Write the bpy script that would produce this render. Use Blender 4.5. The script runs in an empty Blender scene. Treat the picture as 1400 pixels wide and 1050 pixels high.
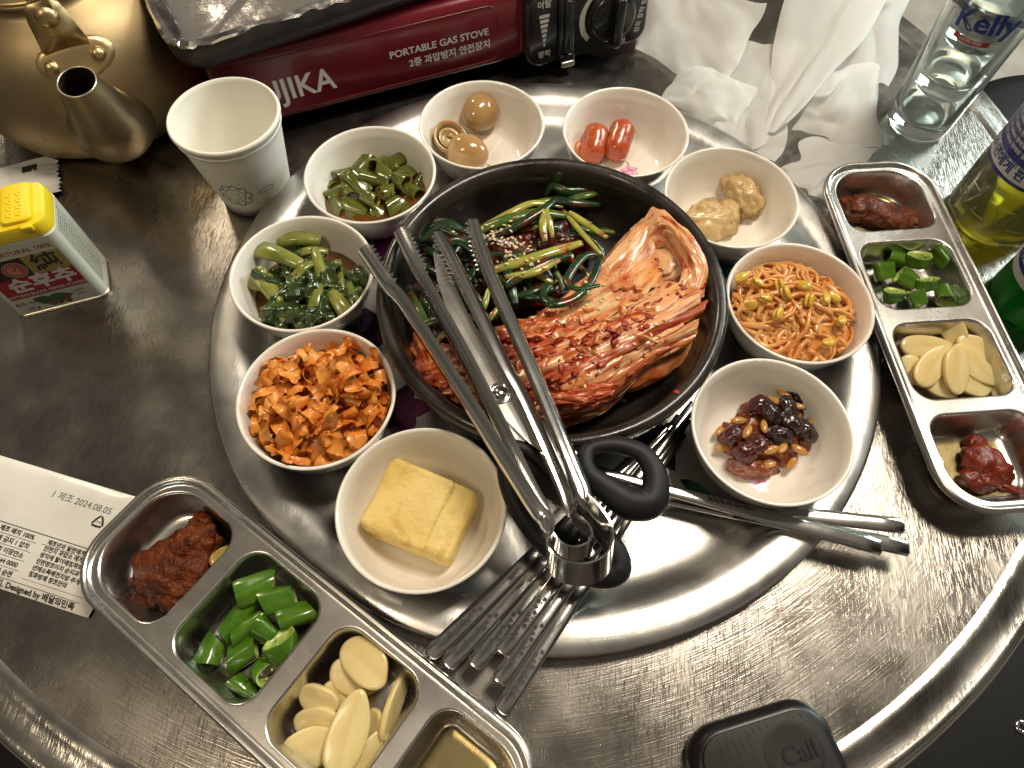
# Restaurant table with a round tray of Korean side dishes. All builder sizes are in centimetres (cm = 0.01 Blender units).
import bpy, bmesh, math, random
from mathutils import Vector, Matrix, Euler, noise
PI = math.pi
CM = 0.01
sc = bpy.context.scene
col = sc.collection

# ---------------------------------------------------------------- camera, world, lamps, exposure
cam_data = bpy.data.cameras.new('camera')
cam_data.sensor_width = 36.0
cam_data.lens = 36.0 * 941.0 / 1400.0
cam_data.clip_start = 0.01
cam_data.clip_end = 50
cam = bpy.data.objects.new('camera', cam_data)
col.objects.link(cam)
def cam_matrix(loc, yaw, pitch, roll):
    fwd = Vector((math.sin(yaw) * math.cos(pitch), math.cos(yaw) * math.cos(pitch), -math.sin(pitch)))
    right = Vector((math.cos(yaw), -math.sin(yaw), 0))
    up = right.cross(fwd)
    r2 = right * math.cos(roll) + up * math.sin(roll)
    u2 = -right * math.sin(roll) + up * math.cos(roll)
    m = Matrix((r2, u2, -fwd)).transposed().to_4x4()
    m.translation = loc
    return m
cam.matrix_world = cam_matrix((0, -0.2982, 0.4503), -0.07979, 1.08472, 0.01122)
sc.camera = cam

w = bpy.data.worlds.new('World')
sc.world = w
w.use_nodes = True
wn = w.node_tree.nodes
wl = w.node_tree.links
bg = wn['Background']
bg.inputs['Strength'].default_value = 0.22
# a dim, uneven restaurant interior all round: soft patches of wall, ceiling and furniture
tc = wn.new('ShaderNodeTexCoord')
nz = wn.new('ShaderNodeTexNoise'); nz.inputs['Scale'].default_value = 2.2; nz.inputs['Detail'].default_value = 3
cr = wn.new('ShaderNodeValToRGB')
cr.color_ramp.elements[0].position = 0.38; cr.color_ramp.elements[0].color = (0.05, 0.042, 0.032, 1)
cr.color_ramp.elements[1].position = 0.66; cr.color_ramp.elements[1].color = (1.0, 0.88, 0.70, 1)
wl.new(tc.outputs['Generated'], nz.inputs['Vector'])
wl.new(nz.outputs['Fac'], cr.inputs['Fac'])
wl.new(cr.outputs['Color'], bg.inputs['Color'])

def area_lamp(name, loc, target, size, size_y, power, color):
    d = bpy.data.lights.new(name, 'AREA')
    d.shape = 'RECTANGLE'; d.size = size; d.size_y = size_y; d.energy = power; d.color = color
    o = bpy.data.objects.new(name, d); col.objects.link(o)
    o.location = loc
    o.rotation_euler = (Vector(target) - Vector(loc)).to_track_quat('-Z', 'Y').to_euler()
    return o
area_lamp('ceiling_lamp', (0.62, 0.62, 1.95), (0.0, 0.0, 0.0), 0.34, 0.70, 36, (1.0, 0.87, 0.70))
area_lamp('ceiling_lamp', (-1.7, 2.2, 1.9), (0.0, 0.1, 0.0), 0.3, 0.6, 22, (1.0, 0.83, 0.61))
area_lamp('ceiling_lamp', (-0.9, -0.9, 1.95), (0.0, 0.0, 0.0), 0.25, 0.5, 9, (1.0, 0.82, 0.58))
area_lamp('window_light', (2.2, 1.5, 1.2), (0.2, 0.1, 0.0), 0.9, 1.1, 48, (0.82, 0.97, 0.95))

sc.view_settings.view_transform = 'Standard'
sc.view_settings.look = 'None'
sc.view_settings.gamma = 1
sc.view_settings.exposure = 0.12
sc.view_settings.use_curve_mapping = False
sc.cycles.max_bounces = 10
sc.cycles.transmission_bounces = 10
sc.cycles.caustics_reflective = False
sc.cycles.caustics_refractive = True
sc.cycles.blur_glossy = 1.0

# ---------------------------------------------------------------- mesh helpers (cm in, metres out)
def link(o, parent=None):
    col.objects.link(o)
    if parent is not None:
        o.parent = parent
    return o
def tag(o, label, cat, group=None):
    o['label'] = label; o['category'] = cat
    if group: o['group'] = group
    return o
def thing(name, label, cat, loc=(0, 0, 0), rotz=0.0, group=None, rot=None):
    o = bpy.data.objects.new(name, None)
    o.empty_display_size = 0.02
    link(o)
    o.location = Vector(loc) * CM
    o.rotation_euler = rot if rot else (0, 0, rotz)
    return tag(o, label, cat, group)
def make_mesh(name, vf, smooth=True, uv=None):
    me = bpy.data.meshes.new(name)
    me.from_pydata([(v[0] * CM, v[1] * CM, v[2] * CM) for v in vf[0]], [], vf[1])
    me.polygons.foreach_set('use_smooth', [smooth] * len(me.polygons))
    if uv:
        l = me.uv_layers.new(name='UVMap')
        idx = [0] * len(me.loops); me.loops.foreach_get('vertex_index', idx)
        flat = []
        for i in idx: flat += uv[i]
        l.data.foreach_set('uv', flat)
    me.update()
    return me
def mesh(name, vf, mat, parent=None, loc=(0, 0, 0), rot=(0, 0, 0), smooth=True, uv=None, sharp=None):
    me = make_mesh(name, vf, smooth, uv)
    if mat: me.materials.append(mat)
    if sharp is not None: me.set_sharp_from_angle(angle=math.radians(sharp))
    o = bpy.data.objects.new(name, me)
    link(o, parent)
    o.location = Vector(loc) * CM
    o.rotation_euler = rot
    return o
def join(*parts):
    V, F = [], []
    for v, f in parts:
        k = len(V); V += list(v); F += [tuple(i + k for i in q) for q in f]
    return V, F
def xf(vf, loc=(0, 0, 0), rot=(0, 0, 0), scale=(1, 1, 1)):
    m = Matrix.LocRotScale(Vector(loc), Euler(rot), Vector(scale))
    return [tuple(m @ Vector(v)) for v in vf[0]], vf[1]
def mapv(vf, fn):
    return [tuple(fn(Vector(v))) for v in vf[0]], vf[1]
def lathe(prof, n=64, closed=False):
    V, F = [], []
    m = len(prof)
    for j in range(n):
        a = 2 * PI * j / n; c, s = math.cos(a), math.sin(a)
        for r, z in prof: V.append((r * c, r * s, z))
    mm = m if closed else m - 1
    for j in range(n):
        k = (j + 1) % n
        for i in range(mm):
            i2 = (i + 1) % m
            F.append((j * m + i, k * m + i, k * m + i2, j * m + i2))
    return V, F
def loft(loops, cap0=False, cap1=False):
    n = len(loops[0]); V = [tuple(p) for l in loops for p in l]; F = []
    for a in range(len(loops) - 1):
        for i in range(n):
            j = (i + 1) % n
            F.append((a * n + i, a * n + j, (a + 1) * n + j, (a + 1) * n + i))
    if cap0: F.append(tuple(reversed(range(n))))
    if cap1: F.append(tuple(range((len(loops) - 1) * n, len(loops) * n)))
    return V, F
def rrect(sx, sy, r, z=0.0, seg=8, cx=0.0, cy=0.0, radii=None):
    # counter-clockwise rounded rectangle, corners (+,+), (-,+), (-,-), (+,-)
    rs = radii or (r, r, r, r)
    P = []
    for q, (ux, uy, a0) in enumerate(((1, 1, 0), (-1, 1, PI / 2), (-1, -1, PI), (1, -1, 3 * PI / 2))):
        rr = max(rs[q], 1e-4)
        ox, oy = cx + ux * (sx / 2 - rr), cy + uy * (sy / 2 - rr)
        for k in range(seg + 1):
            a = a0 + PI / 2 * k / seg
            P.append((ox + rr * math.cos(a), oy + rr * math.sin(a), z))
    return P
def rbox(sx, sy, sz, r=0.2, rc=None, seg=4, z0=0.0, bs=3):
    # box with rounded vertical corners (rc) and rounded top and bottom edges (r), base at z0
    rc = rc if rc is not None else r
    loops = []
    for k in range(bs + 1):
        a = PI / 2 * k / bs
        d = r * (1 - math.sin(a)); loops.append(rrect(sx - 2 * d, sy - 2 * d, max(rc - d, .02), z0 + r * (1 - math.cos(a)), seg))
    for k in range(bs + 1):
        a = PI / 2 * k / bs
        d = r * (1 - math.cos(a)); loops.append(rrect(sx - 2 * d, sy - 2 * d, max(rc - d, .02), z0 + sz - r + r * math.sin(a), seg))
    return loft(loops, True, True)
def frames(path):
    P = [Vector(p) for p in path]; T = []
    for i in range(len(P)):
        t = P[min(i + 1, len(P) - 1)] - P[max(i - 1, 0)]
        T.append(t.normalized() if t.length > 1e-9 else Vector((1, 0, 0)))
    up = Vector((0, 0, 1))
    if abs(T[0].dot(up)) > .95: up = Vector((0, 1, 0))
    N = [(up - T[0] * up.dot(T[0])).normalized()]
    for i in range(1, len(P)):
        n = N[-1] - T[i] * N[-1].dot(T[i])
        N.append(n.normalized() if n.length > 1e-9 else N[-1])
    return P, T, N
def sweep(path, sections, cap=True, closed_section=True):
    # sections: one list of (side, up) points for each path point (or one for all)
    P, T, N = frames(path); V, F = [], []
    one = not isinstance(sections[0][0], (tuple, list))
    m = len(sections) if one else len(sections[0])
    for i in range(len(P)):
        s = sections if one else sections[i]
        b = T[i].cross(N[i])
        for a, c in s: V.append(tuple(P[i] + b * a + N[i] * c))
    mm = m if closed_section else m - 1
    for i in range(len(P) - 1):
        for k in range(mm):
            k2 = (k + 1) % m
            F.append((i * m + k, i * m + k2, (i + 1) * m + k2, (i + 1) * m + k))
    if cap and closed_section:
        F.append(tuple(reversed(range(m)))); F.append(tuple(range((len(P) - 1) * m, len(P) * m)))
    return V, F
def ring_sec(rx, ry=None, n=8):
    ry = rx if ry is None else ry
    return [(rx * math.cos(2 * PI * k / n), ry * math.sin(2 * PI * k / n)) for k in range(n)]
def tube(path, rad, n=8, flat=1.0, cap=True):
    if isinstance(rad, (int, float)): rad = [rad] * len(path)
    return sweep(path, [ring_sec(r, r * flat, n) for r in rad], cap)
def spline(pts, per=6, closed=False):
    P = [Vector(p) for p in pts]; out = []
    n = len(P)
    rng = range(n) if closed else range(n - 1)
    for i in rng:
        if closed: a, b, c, d = P[i - 1], P[i], P[(i + 1) % n], P[(i + 2) % n]
        else:
            b, c = P[i], P[i + 1]
            a = P[i - 1] if i > 0 else b * 2 - c
            d = P[i + 2] if i + 2 < n else c * 2 - b
        for k in range(per):
            t = k / per
            out.append(.5 * ((2 * b) + (c - a) * t + (2 * a - 5 * b + 4 * c - d) * t * t + (3 * b - a - 3 * c + d) * t ** 3))
    if not closed: out.append(P[-1])
    return [tuple(p) for p in out]
_ico = {}
def ico(sub=3):
    if sub not in _ico:
        bm = bmesh.new(); bmesh.ops.create_icosphere(bm, subdivisions=sub, radius=1)
        bm.verts.ensure_lookup_table()
        _ico[sub] = ([tuple(v.co) for v in bm.verts], [tuple(v.index for v in f.verts) for f in bm.faces])
        bm.free()
    return _ico[sub]
def fbm(p, o=3):
    s, a = 0.0, 1.0
    for _ in range(o):
        s += a * noise.noise(p); p = p * 2.03 + Vector((3.1, 1.7, 9.2)); a *= .5
    return s
def blob(sx, sy, sz, amp=.15, freq=1.0, seed=0, sub=3, oct=3):
    off = Vector((seed * 7.13, seed * 3.7, seed * 1.9))
    def fn(v):
        n = 1 + amp * fbm(v * freq + off, oct)
        return Vector((v.x * sx * n, v.y * sy * n, v.z * sz * n))
    return mapv(ico(sub), fn)
def copy_tree(o, parent=None):
    c = o.copy(); col.objects.link(c); c.parent = parent
    for ch in list(o.children): copy_tree(ch, c)
    return c
text_scene = bpy.data.scenes.new('lettering')
def text_vf(s, size=1.0, align='CENTER', bold=0.0, extrude=0.0):
    # flat letters in the xy plane, cm; set in a scratch scene so that the main one need not update
    cu = bpy.data.curves.new('t', 'FONT'); cu.body = s; cu.size = size; cu.align_x = align; cu.align_y = 'CENTER'
    cu.offset = bold; cu.extrude = extrude; cu.resolution_u = 3
    ob = bpy.data.objects.new('t', cu); text_scene.collection.objects.link(ob)
    vl = text_scene.view_layers[0]; vl.update()
    me = bpy.data.meshes.new_from_object(ob.evaluated_get(vl.depsgraph))
    vf = ([tuple(v.co) for v in me.vertices], [tuple(p.vertices) for p in me.polygons])
    bpy.data.objects.remove(ob); bpy.data.curves.remove(cu); bpy.data.meshes.remove(me)
    return vf

# ---------------------------------------------------------------- materials
def new_mat(name):
    m = bpy.data.materials.new(name); m.use_nodes = True
    nt = m.node_tree
    return m, nt.nodes, nt.links, nt.nodes['Principled BSDF']
def rgba(c): return (c[0], c[1], c[2], 1)
def mat(name, c1, c2=None, rough=.5, metal=0.0, scale=60, detail=4, lo=.35, hi=.65, bump=0.0, bscale=None, bdist=.002, coat=0.0,
        sss=0.0, sssr=(.004, .002, .001), trans=0.0, ior=1.45, stretch=(1, 1, 1), coord='Object', spec=.5, c3=None, s3=200, lo3=.6, hi3=.68, rough2=None, alpha=1.0):
    m, N, L, b = new_mat(name)
    b.inputs['Roughness'].default_value = rough
    b.inputs['Metallic'].default_value = metal
    b.inputs['IOR'].default_value = ior
    b.inputs['Specular IOR Level'].default_value = spec
    b.inputs['Coat Weight'].default_value = coat
    b.inputs['Coat Roughness'].default_value = .08
    b.inputs['Transmission Weight'].default_value = trans
    b.inputs['Alpha'].default_value = alpha
    if sss:
        b.inputs['Subsurface Weight'].default_value = sss
        b.inputs['Subsurface Radius'].default_value = sssr
        b.inputs['Subsurface Scale'].default_value = 1.0
    b.inputs['Base Color'].default_value = rgba(c1)
    t = N.new('ShaderNodeTexCoord'); mp = N.new('ShaderNodeMapping'); mp.inputs['Scale'].default_value = stretch
    L.new(t.outputs[coord], mp.inputs['Vector'])
    out = None
    if c2 is not None:
        n = N.new('ShaderNodeTexNoise'); n.inputs['Scale'].default_value = scale; n.inputs['Detail'].default_value = detail
        L.new(mp.outputs['Vector'], n.inputs['Vector'])
        r = N.new('ShaderNodeValToRGB')
        r.color_ramp.elements[0].position = lo; r.color_ramp.elements[0].color = rgba(c1)
        r.color_ramp.elements[1].position = hi; r.color_ramp.elements[1].color = rgba(c2)
        L.new(n.outputs['Fac'], r.inputs['Fac']); out = r.outputs['Color']
        if rough2 is not None:
            q = N.new('ShaderNodeMapRange'); q.inputs['From Min'].default_value = lo; q.inputs['From Max'].default_value = hi
            q.inputs['To Min'].default_value = rough; q.inputs['To Max'].default_value = rough2
            L.new(n.outputs['Fac'], q.inputs['Value']); L.new(q.outputs['Result'], b.inputs['Roughness'])
    if c3 is not None:
        n3 = N.new('ShaderNodeTexNoise'); n3.inputs['Scale'].default_value = s3; n3.inputs['Detail'].default_value = 5
        L.new(t.outputs[coord], n3.inputs['Vector'])
        r3 = N.new('ShaderNodeMapRange'); r3.inputs['From Min'].default_value = lo3; r3.inputs['From Max'].default_value = hi3
        L.new(n3.outputs['Fac'], r3.inputs['Value'])
        mx = N.new('ShaderNodeMix'); mx.data_type = 'RGBA'
        L.new(r3.outputs['Result'], mx.inputs['Factor'])
        if out: L.new(out, mx.inputs[6])
        else: mx.inputs[6].default_value = rgba(c1)
        mx.inputs[7].default_value = rgba(c3); out = mx.outputs[2]
    if out: L.new(out, b.inputs['Base Color'])
    if bump:
        n2 = N.new('ShaderNodeTexNoise'); n2.inputs['Scale'].default_value = bscale or scale * 2; n2.inputs['Detail'].default_value = 5
        L.new(mp.outputs['Vector'], n2.inputs['Vector'])
        bp = N.new('ShaderNodeBump'); bp.inputs['Strength'].default_value = bump; bp.inputs['Distance'].default_value = bdist
        L.new(n2.outputs['Fac'], bp.inputs['Height']); L.new(bp.outputs['Normal'], b.inputs['Normal'])
    return m
def steel(name, color=(.56, .54, .51), rough=.25, brush=(1, 1, 1), bscale=300, bump=.15, scratches=0.0, polar=None, spots=0.0, rvar=.12):
    # worn stainless steel: brushed grain, smudges in the gloss, fine random scratches
    m, N, L, b = new_mat(name)
    b.inputs['Metallic'].default_value = 1.0
    b.inputs['Base Color'].default_value = rgba(color)
    t = N.new('ShaderNodeTexCoord')
    vec = t.outputs['Object']
    sm = N.new('ShaderNodeTexNoise'); sm.inputs['Scale'].default_value = 22; sm.inputs['Detail'].default_value = 6
    L.new(vec, sm.inputs['Vector'])
    rr = N.new('ShaderNodeMapRange'); rr.inputs['From Min'].default_value = .3; rr.inputs['From Max'].default_value = .7
    rr.inputs['To Min'].default_value = rough - rvar * .6; rr.inputs['To Max'].default_value = rough + rvar
    L.new(sm.outputs['Fac'], rr.inputs['Value'])
    L.new(rr.outputs['Result'], b.inputs['Roughness'])
    height = None
    def add(sock, k):
        nonlocal height
        mu = N.new('ShaderNodeMath'); mu.operation = 'MULTIPLY'; mu.inputs[1].default_value = k; L.new(sock, mu.inputs[0])
        if height is None: height = mu.outputs[0]
        else:
            a = N.new('ShaderNodeMath'); a.operation = 'ADD'; L.new(height, a.inputs[0]); L.new(mu.outputs[0], a.inputs[1]); height = a.outputs[0]
    if polar:
        # rings round a centre (cm): radius in x, angle in y
        sep = N.new('ShaderNodeSeparateXYZ'); sub = N.new('ShaderNodeVectorMath'); sub.operation = 'SUBTRACT'
        sub.inputs[1].default_value = (polar[0] * CM, polar[1] * CM, 0)
        L.new(vec, sub.inputs[0]); L.new(sub.outputs[0], sep.inputs[0])
        ln = N.new('ShaderNodeVectorMath'); ln.operation = 'LENGTH'; L.new(sub.outputs[0], ln.inputs[0])
        at = N.new('ShaderNodeMath'); at.operation = 'ARCTAN2'; L.new(sep.outputs['Y'], at.inputs[0]); L.new(sep.outputs['X'], at.inputs[1])
        cb = N.new('ShaderNodeCombineXYZ'); L.new(ln.outputs['Value'], cb.inputs['X'])
        k = N.new('ShaderNodeMath'); k.operation = 'MULTIPLY'; k.inputs[1].default_value = .013; L.new(at.outputs[0], k.inputs[0]); L.new(k.outputs[0], cb.inputs['Y'])
        pv = cb.outputs[0]
        n = N.new('ShaderNodeTexNoise'); n.inputs['Scale'].default_value = 1200; n.inputs['Detail'].default_value = 3
        L.new(pv, n.inputs['Vector']); add(n.outputs['Fac'], .55)
    else:
        mp = N.new('ShaderNodeMapping'); mp.inputs['Scale'].default_value = brush; L.new(vec, mp.inputs['Vector'])
        n = N.new('ShaderNodeTexNoise'); n.inputs['Scale'].default_value = bscale; n.inputs['Detail'].default_value = 4
        L.new(mp.outputs[0], n.inputs['Vector']); add(n.outputs['Fac'], 1.0)
    if scratches:
        for i, (ang, sx, sy, th) in enumerate(((.3, 1700, 50, .66), (1.15, 1500, 66, .66), (2.2, 1900, 45, .67), (2.8, 1300, 75, .67), (.75, 2000, 95, .68), (1.75, 1600, 60, .67))):
            mp = N.new('ShaderNodeMapping'); mp.inputs['Rotation'].default_value = (0, 0, ang); mp.inputs['Scale'].default_value = (sx, sy, 1); mp.inputs['Location'].default_value = (i * 3.3, i * 1.7, 0)
            dn = N.new('ShaderNodeTexNoise'); dn.inputs['Scale'].default_value = 6; dn.inputs['Detail'].default_value = 1
            L.new(vec, mp.inputs['Vector'])
            n = N.new('ShaderNodeTexNoise'); n.inputs['Scale'].default_value = 1; n.inputs['Detail'].default_value = 2
            L.new(mp.outputs[0], n.inputs['Vector'])
            g = N.new('ShaderNodeMapRange'); g.inputs['From Min'].default_value = th - .03; g.inputs['From Max'].default_value = th + .06
            L.new(n.outputs['Fac'], g.inputs['Value']); add(g.outputs['Result'], -scratches)
    bp = N.new('ShaderNodeBump'); bp.inputs['Strength'].default_value = bump; bp.inputs['Distance'].default_value = .001
    L.new(height, bp.inputs['Height']); L.new(bp.outputs['Normal'], b.inputs['Normal'])
    if spots:
        n = N.new('ShaderNodeTexNoise'); n.inputs['Scale'].default_value = 35; n.inputs['Detail'].default_value = 8; n.inputs['Roughness'].default_value = .7
        L.new(vec, n.inputs['Vector'])
        r = N.new('ShaderNodeValToRGB')
        r.color_ramp.elements[0].position = .40; r.color_ramp.elements[0].color = rgba(color)
        r.color_ramp.elements[1].position = .75; r.color_ramp.elements[1].color = rgba([c * (1 - spots) for c in color])
        L.new(n.outputs['Fac'], r.inputs['Fac']); L.new(r.outputs['Color'], b.inputs['Base Color'])
    return m
def glass(name, color=(1, 1, 1), ior=1.5, rough=0.0, haze=0.0):
    m, N, L, b = new_mat(name)
    b.inputs['Base Color'].default_value = rgba(color); b.inputs['Transmission Weight'].default_value = 1
    b.inputs['Roughness'].default_value = rough; b.inputs['IOR'].default_value = ior
    if haze:
        # slightly cloudy body: some of the light scatters straight through
        tl = N.new('ShaderNodeBsdfTranslucent'); tl.inputs['Color'].default_value = rgba(color)
        mx = N.new('ShaderNodeMixShader'); mx.inputs[0].default_value = haze
        L.new(b.outputs[0], mx.inputs[1]); L.new(tl.outputs[0], mx.inputs[2]); L.new(mx.outputs[0], N['Material Output'].inputs['Surface'])
    return m

M = {}
M['table'] = steel('table_steel', (.385, .36, .325), rough=.23, polar=(-6.1, 12.0), bump=.18, scratches=1.3, spots=.25, rvar=.10)
M['table_rim'] = steel('table_rim_steel', (.55, .53, .49), rough=.2, polar=(-6.1, 12.0), bump=.12, scratches=.8, spots=.2)
M['tray'] = steel('tray_steel', (.70, .69, .66), rough=.31, polar=(0, 0), bump=.10, scratches=.6, spots=.22, rvar=.12)
M['steel'] = steel('polished_steel', (.68, .67, .65), rough=.12, bscale=150, bump=.03, rvar=.06)
M['dish_steel'] = steel('dish_steel', (.62, .60, .57), rough=.26, brush=(1, 12, 1), bscale=220, bump=.06, scratches=.25, spots=.15, rvar=.07)
M['porcelain'] = mat('white_porcelain', (.80, .76, .69), rough=.12, coat=.3)
M['floor'] = mat('floor_concrete', (.36, .32, .27), (.46, .41, .35), rough=.6, scale=14, bump=.1)
M['black_vinyl'] = mat('black_vinyl', (.004, .004, .0045), (.007, .007, .007), rough=.5, spec=.25, scale=300, bump=.12, bscale=900, bdist=.0006)
M['black_plastic'] = mat('black_plastic', (.006, .006, .0065), (.010, .0095, .009), rough=.34, spec=.4, scale=300, bump=.10, bscale=1500, bdist=.0004)
M['white_print'] = mat('white_print', (.78, .76, .72), rough=.5)
M['black_print'] = mat('black_print', (.02, .02, .02), rough=.6)

# ---------------------------------------------------------------- floor, table, stools
fl = mesh('floor', ([(-250, -250, -72), (250, -250, -72), (250, 250, -72), (-250, 250, -72)], [(0, 1, 2, 3)]), M['floor'], smooth=False)
fl['kind'] = 'structure'
TC = (-6.1, 12.0, 0)
tb = thing('dining_table', 'large round scratched stainless steel table under all the dishes', 'table', (TC[0], TC[1], -72))
prof = [(0, 0), (10, 0), (20, 0), (30, 0), (40, 0), (47.1, 0)]
top = mesh('table_top', lathe([(r, z) for r, z in prof], 160), M['table'], tb, (0, 0, 72))
top.data.transform(Matrix.Translation((TC[0] * CM, TC[1] * CM, 0))); top.location = (-TC[0] * CM, -TC[1] * CM, .72)
rim = mesh('rim_band', lathe([(47.1, 0), (47.35, .09), (47.7, .13), (48.0, .06), (48.3, -.03), (49.0, -.06), (49.35, 0.0), (49.6, .02), (49.85, -.12), (50.1, -.5), (50.15, -1.0), (50.0, -2.6), (49.8, -3.0), (49.3, -3.0), (49.2, -.9), (47.1, -.6)], 200), M['table_rim'], tb, (0, 0, 72))
mesh('pedestal', lathe([(0, 0), (24, 0), (24, 1.2), (5, 3), (4.2, 5), (4.2, 68), (14, 69.3), (47.0, 69.6), (47.0, 71.2), (0, 71.2)], 48), M['table_rim'], tb, sharp=40)

def stool(loc, label, zs=47):
    t = thing('stool', label, 'stool', (loc[0], loc[1], -72), 0, 'black stools round the table')
    mesh('seat', lathe([(0, zs - 5), (15, zs - 5), (16.4, zs - 4.6), (17.3, zs - 3), (17.2, zs - 1.5), (16.3, zs - .4), (14, zs), (7, zs + .3), (0, zs + .4)], 64), M['black_vinyl'], t)
    for k in range(4):
        a = PI / 4 + k * PI / 2
        mesh('leg', tube([(11 * math.cos(a), 11 * math.sin(a), zs - 5), (14.5 * math.cos(a), 14.5 * math.sin(a), 0)], 1.1, 10), M['table_rim'], t)
    return t
st1 = stool((46.43, -23.43, -25), 'black vinyl stool with a small metal eyelet beside the round table rim')
ey = (46.36, -23.99, -24.6)
eyl = lathe([(.28, 0), (.3, .12), (.5, .14), (.62, .06), (.62, 0)], 20)
e = mesh('eyelet', eyl, M['steel'], st1, (ey[0] - (46.43, -23.43, -25)[0], ey[1] - (46.43, -23.43, -25)[1], 47.4))
st2 = stool((72.84, 51.61, -25), 'black vinyl stool behind the tall stacked glasses')
st3 = stool((-45.40, -37.46, -25), 'black vinyl stool at the table rim below the white wipe packet')

# ---------------------------------------------------------------- round serving tray with painted flowers
tr = thing('serving_tray', 'big round stainless steel tray carrying the nine white bowls and stone pot', 'tray', (0, 0, 0.05))
mesh('tray_pan', lathe([(0, .40), (6, .40), (12, .40), (17, .40), (20.2, .40), (20.9, .48), (21.5, .75), (22.1, 1.2), (22.6, 1.52), (23.2, 1.68), (24.2, 1.66), (24.75, 1.58), (24.98, 1.42), (24.98, 1.22), (24.8, 1.12), (24.6, 1.25), (23.0, 1.45), (22.5, 1.25), (21.3, .3), (20.4, 0), (0, 0)], 220), M['tray'], tr)
M['paint_leaf'] = mat('painted_leaf', (.010, .05, .035), (.03, .12, .06), rough=.3, scale=150)
M['paint_purple'] = mat('painted_petal', (.10, .012, .07), (.22, .03, .13), rough=.3, scale=120)
M['paint_dark'] = mat('painted_dark', (.012, .010, .016), (.04, .02, .05), rough=.3, scale=150)
def petal(L, W, bend=0.0, n=12):
    V = []; F = []
    for i in range(n + 1):
        t = i / n; w_ = W * math.sin(PI * t ** .8) * .5 + .01; x = L * t; y = bend * math.sin(PI * t)
        V += [(x, y - w_, 0), (x, y, 0), (x, y + w_, 0)]
    for i in range(n):
        for k in range(2): F.append((i * 3 + k, i * 3 + 3 + k, i * 3 + 4 + k, i * 3 + 1 + k))
    return V, F
rnd = random.Random(3)
for k, (lx, ly, rz) in enumerate(((9.3, -14.0, 2.3), (10.2, -12.6, -.75), (12.3, -7.0, .2), (-11.5, 5.2, 2.5), (-12.4, -5.4, 3.6), (13.2, 4.1, .7), (-6.8, -12.5, 4.0), (1.0, 13.2, 1.4))):
    mesh('painted_leaf', petal(3.4, 1.0, .35), M['paint_leaf'], tr, (lx, ly, .406), (0, 0, rz))
for k, (a, r0) in enumerate(((.25, 13.4), (1.25, 13.6), (2.25, 13.2), (2.75, 13.4), (3.35, 13.0), (3.9, 13.3), (5.4, 13.3))):
    for j in range(5):
        mesh('painted_petal', petal(2.3, 1.5, .1), M['paint_purple' if k % 2 else 'paint_dark'], tr, (r0 * math.cos(a), r0 * math.sin(a), .41 + j * .0012), (0, 0, a + j * 1.256))

# ---------------------------------------------------------------- nine white side-dish bowls
bowl_prof = [(0, .35), (2.5, .35), (2.55, 0), (2.95, 0), (3.05, .35), (3.5, .75), (4.15, 1.6), (4.75, 2.9), (5.05, 4.05), (5.13, 4.42), (5.17, 4.52), (5.12, 4.60), (5.0, 4.61), (4.9, 4.5), (4.72, 3.6), (4.3, 2.2), (3.75, 1.25), (3.35, .86), (2.9, .72), (0, .70)]
bowl_me = make_mesh('bowl_body', lathe(bowl_prof, 96))
bowl_me.materials.append(M['porcelain'])
TZ = .46
BOWL = {'egg': (-6.37, -17.52), 'carrot': (-14.29, -10.78), 'greens': (-17.54, -1.0), 'chilli': (-14.44, 8.87), 'soy': (-6.34, 15.19), 'sausage': (5.46, 15.49), 'fish': (13.68, 9.18), 'sprout': (17.91, -.26), 'bean': (15.13, -10.4)}
BL = {'egg': 'white porcelain bowl holding the yellow rolled omelette block', 'carrot': 'white porcelain bowl heaped with orange shredded strips',
      'greens': 'white porcelain bowl holding dark green leafy vegetables', 'chilli': 'white porcelain bowl holding pickled olive green chillies',
      'soy': 'white porcelain bowl holding three brown soy eggs', 'sausage': 'white porcelain bowl holding glazed red sausages',
      'fish': 'white porcelain bowl holding two beige fishcake lumps', 'sprout': 'white porcelain bowl full of orange seasoned bean sprouts',
      'bean': 'white porcelain bowl holding black beans and nuts in glaze'}
M['flower_pink'] = mat('flower_print_pink', (.55, .16, .38), (.80, .52, .62), rough=.2, scale=260, lo=.4, hi=.6)
M['flower_green'] = mat('flower_print_green', (.30, .42, .16), rough=.2)
BO = {}
for k, (x, y) in BOWL.items():
    t = thing('side_dish_bowl', BL[k], 'bowl', (x, y, TZ), 0, 'white side dish bowls on the round tray')
    o = bpy.data.objects.new('bowl_body', bowl_me); link(o, t); BO[k] = t
for k, (lx, ly, s, rz) in {'soy': (1.0, -1.55, .85, .4), 'sausage': (.9, -.6, .8, -.3), 'bean': (.2, -2.3, .75, .2)}.items():
    pm = join(*[xf(petal(1.0 * s, .75 * s), (0, 0, j * .0015), (0, 0, rz + j * 2 * PI / 6 + .2 * math.sin(j * 5))) for j in range(6)])
    fp = mesh('flower_print', pm, M['flower_pink'], BO[k], (lx, ly, .726))
    mesh('leaf_print', join(xf(petal(1.1 * s, .22 * s, .1), (.2, -.3, 0), (0, 0, rz - .9)), xf(petal(.9 * s, .2 * s, -.1), (-.1, .5, 0), (0, 0, rz + 2.2))), M['flower_green'], fp, (0, 0, -.003))

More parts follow.
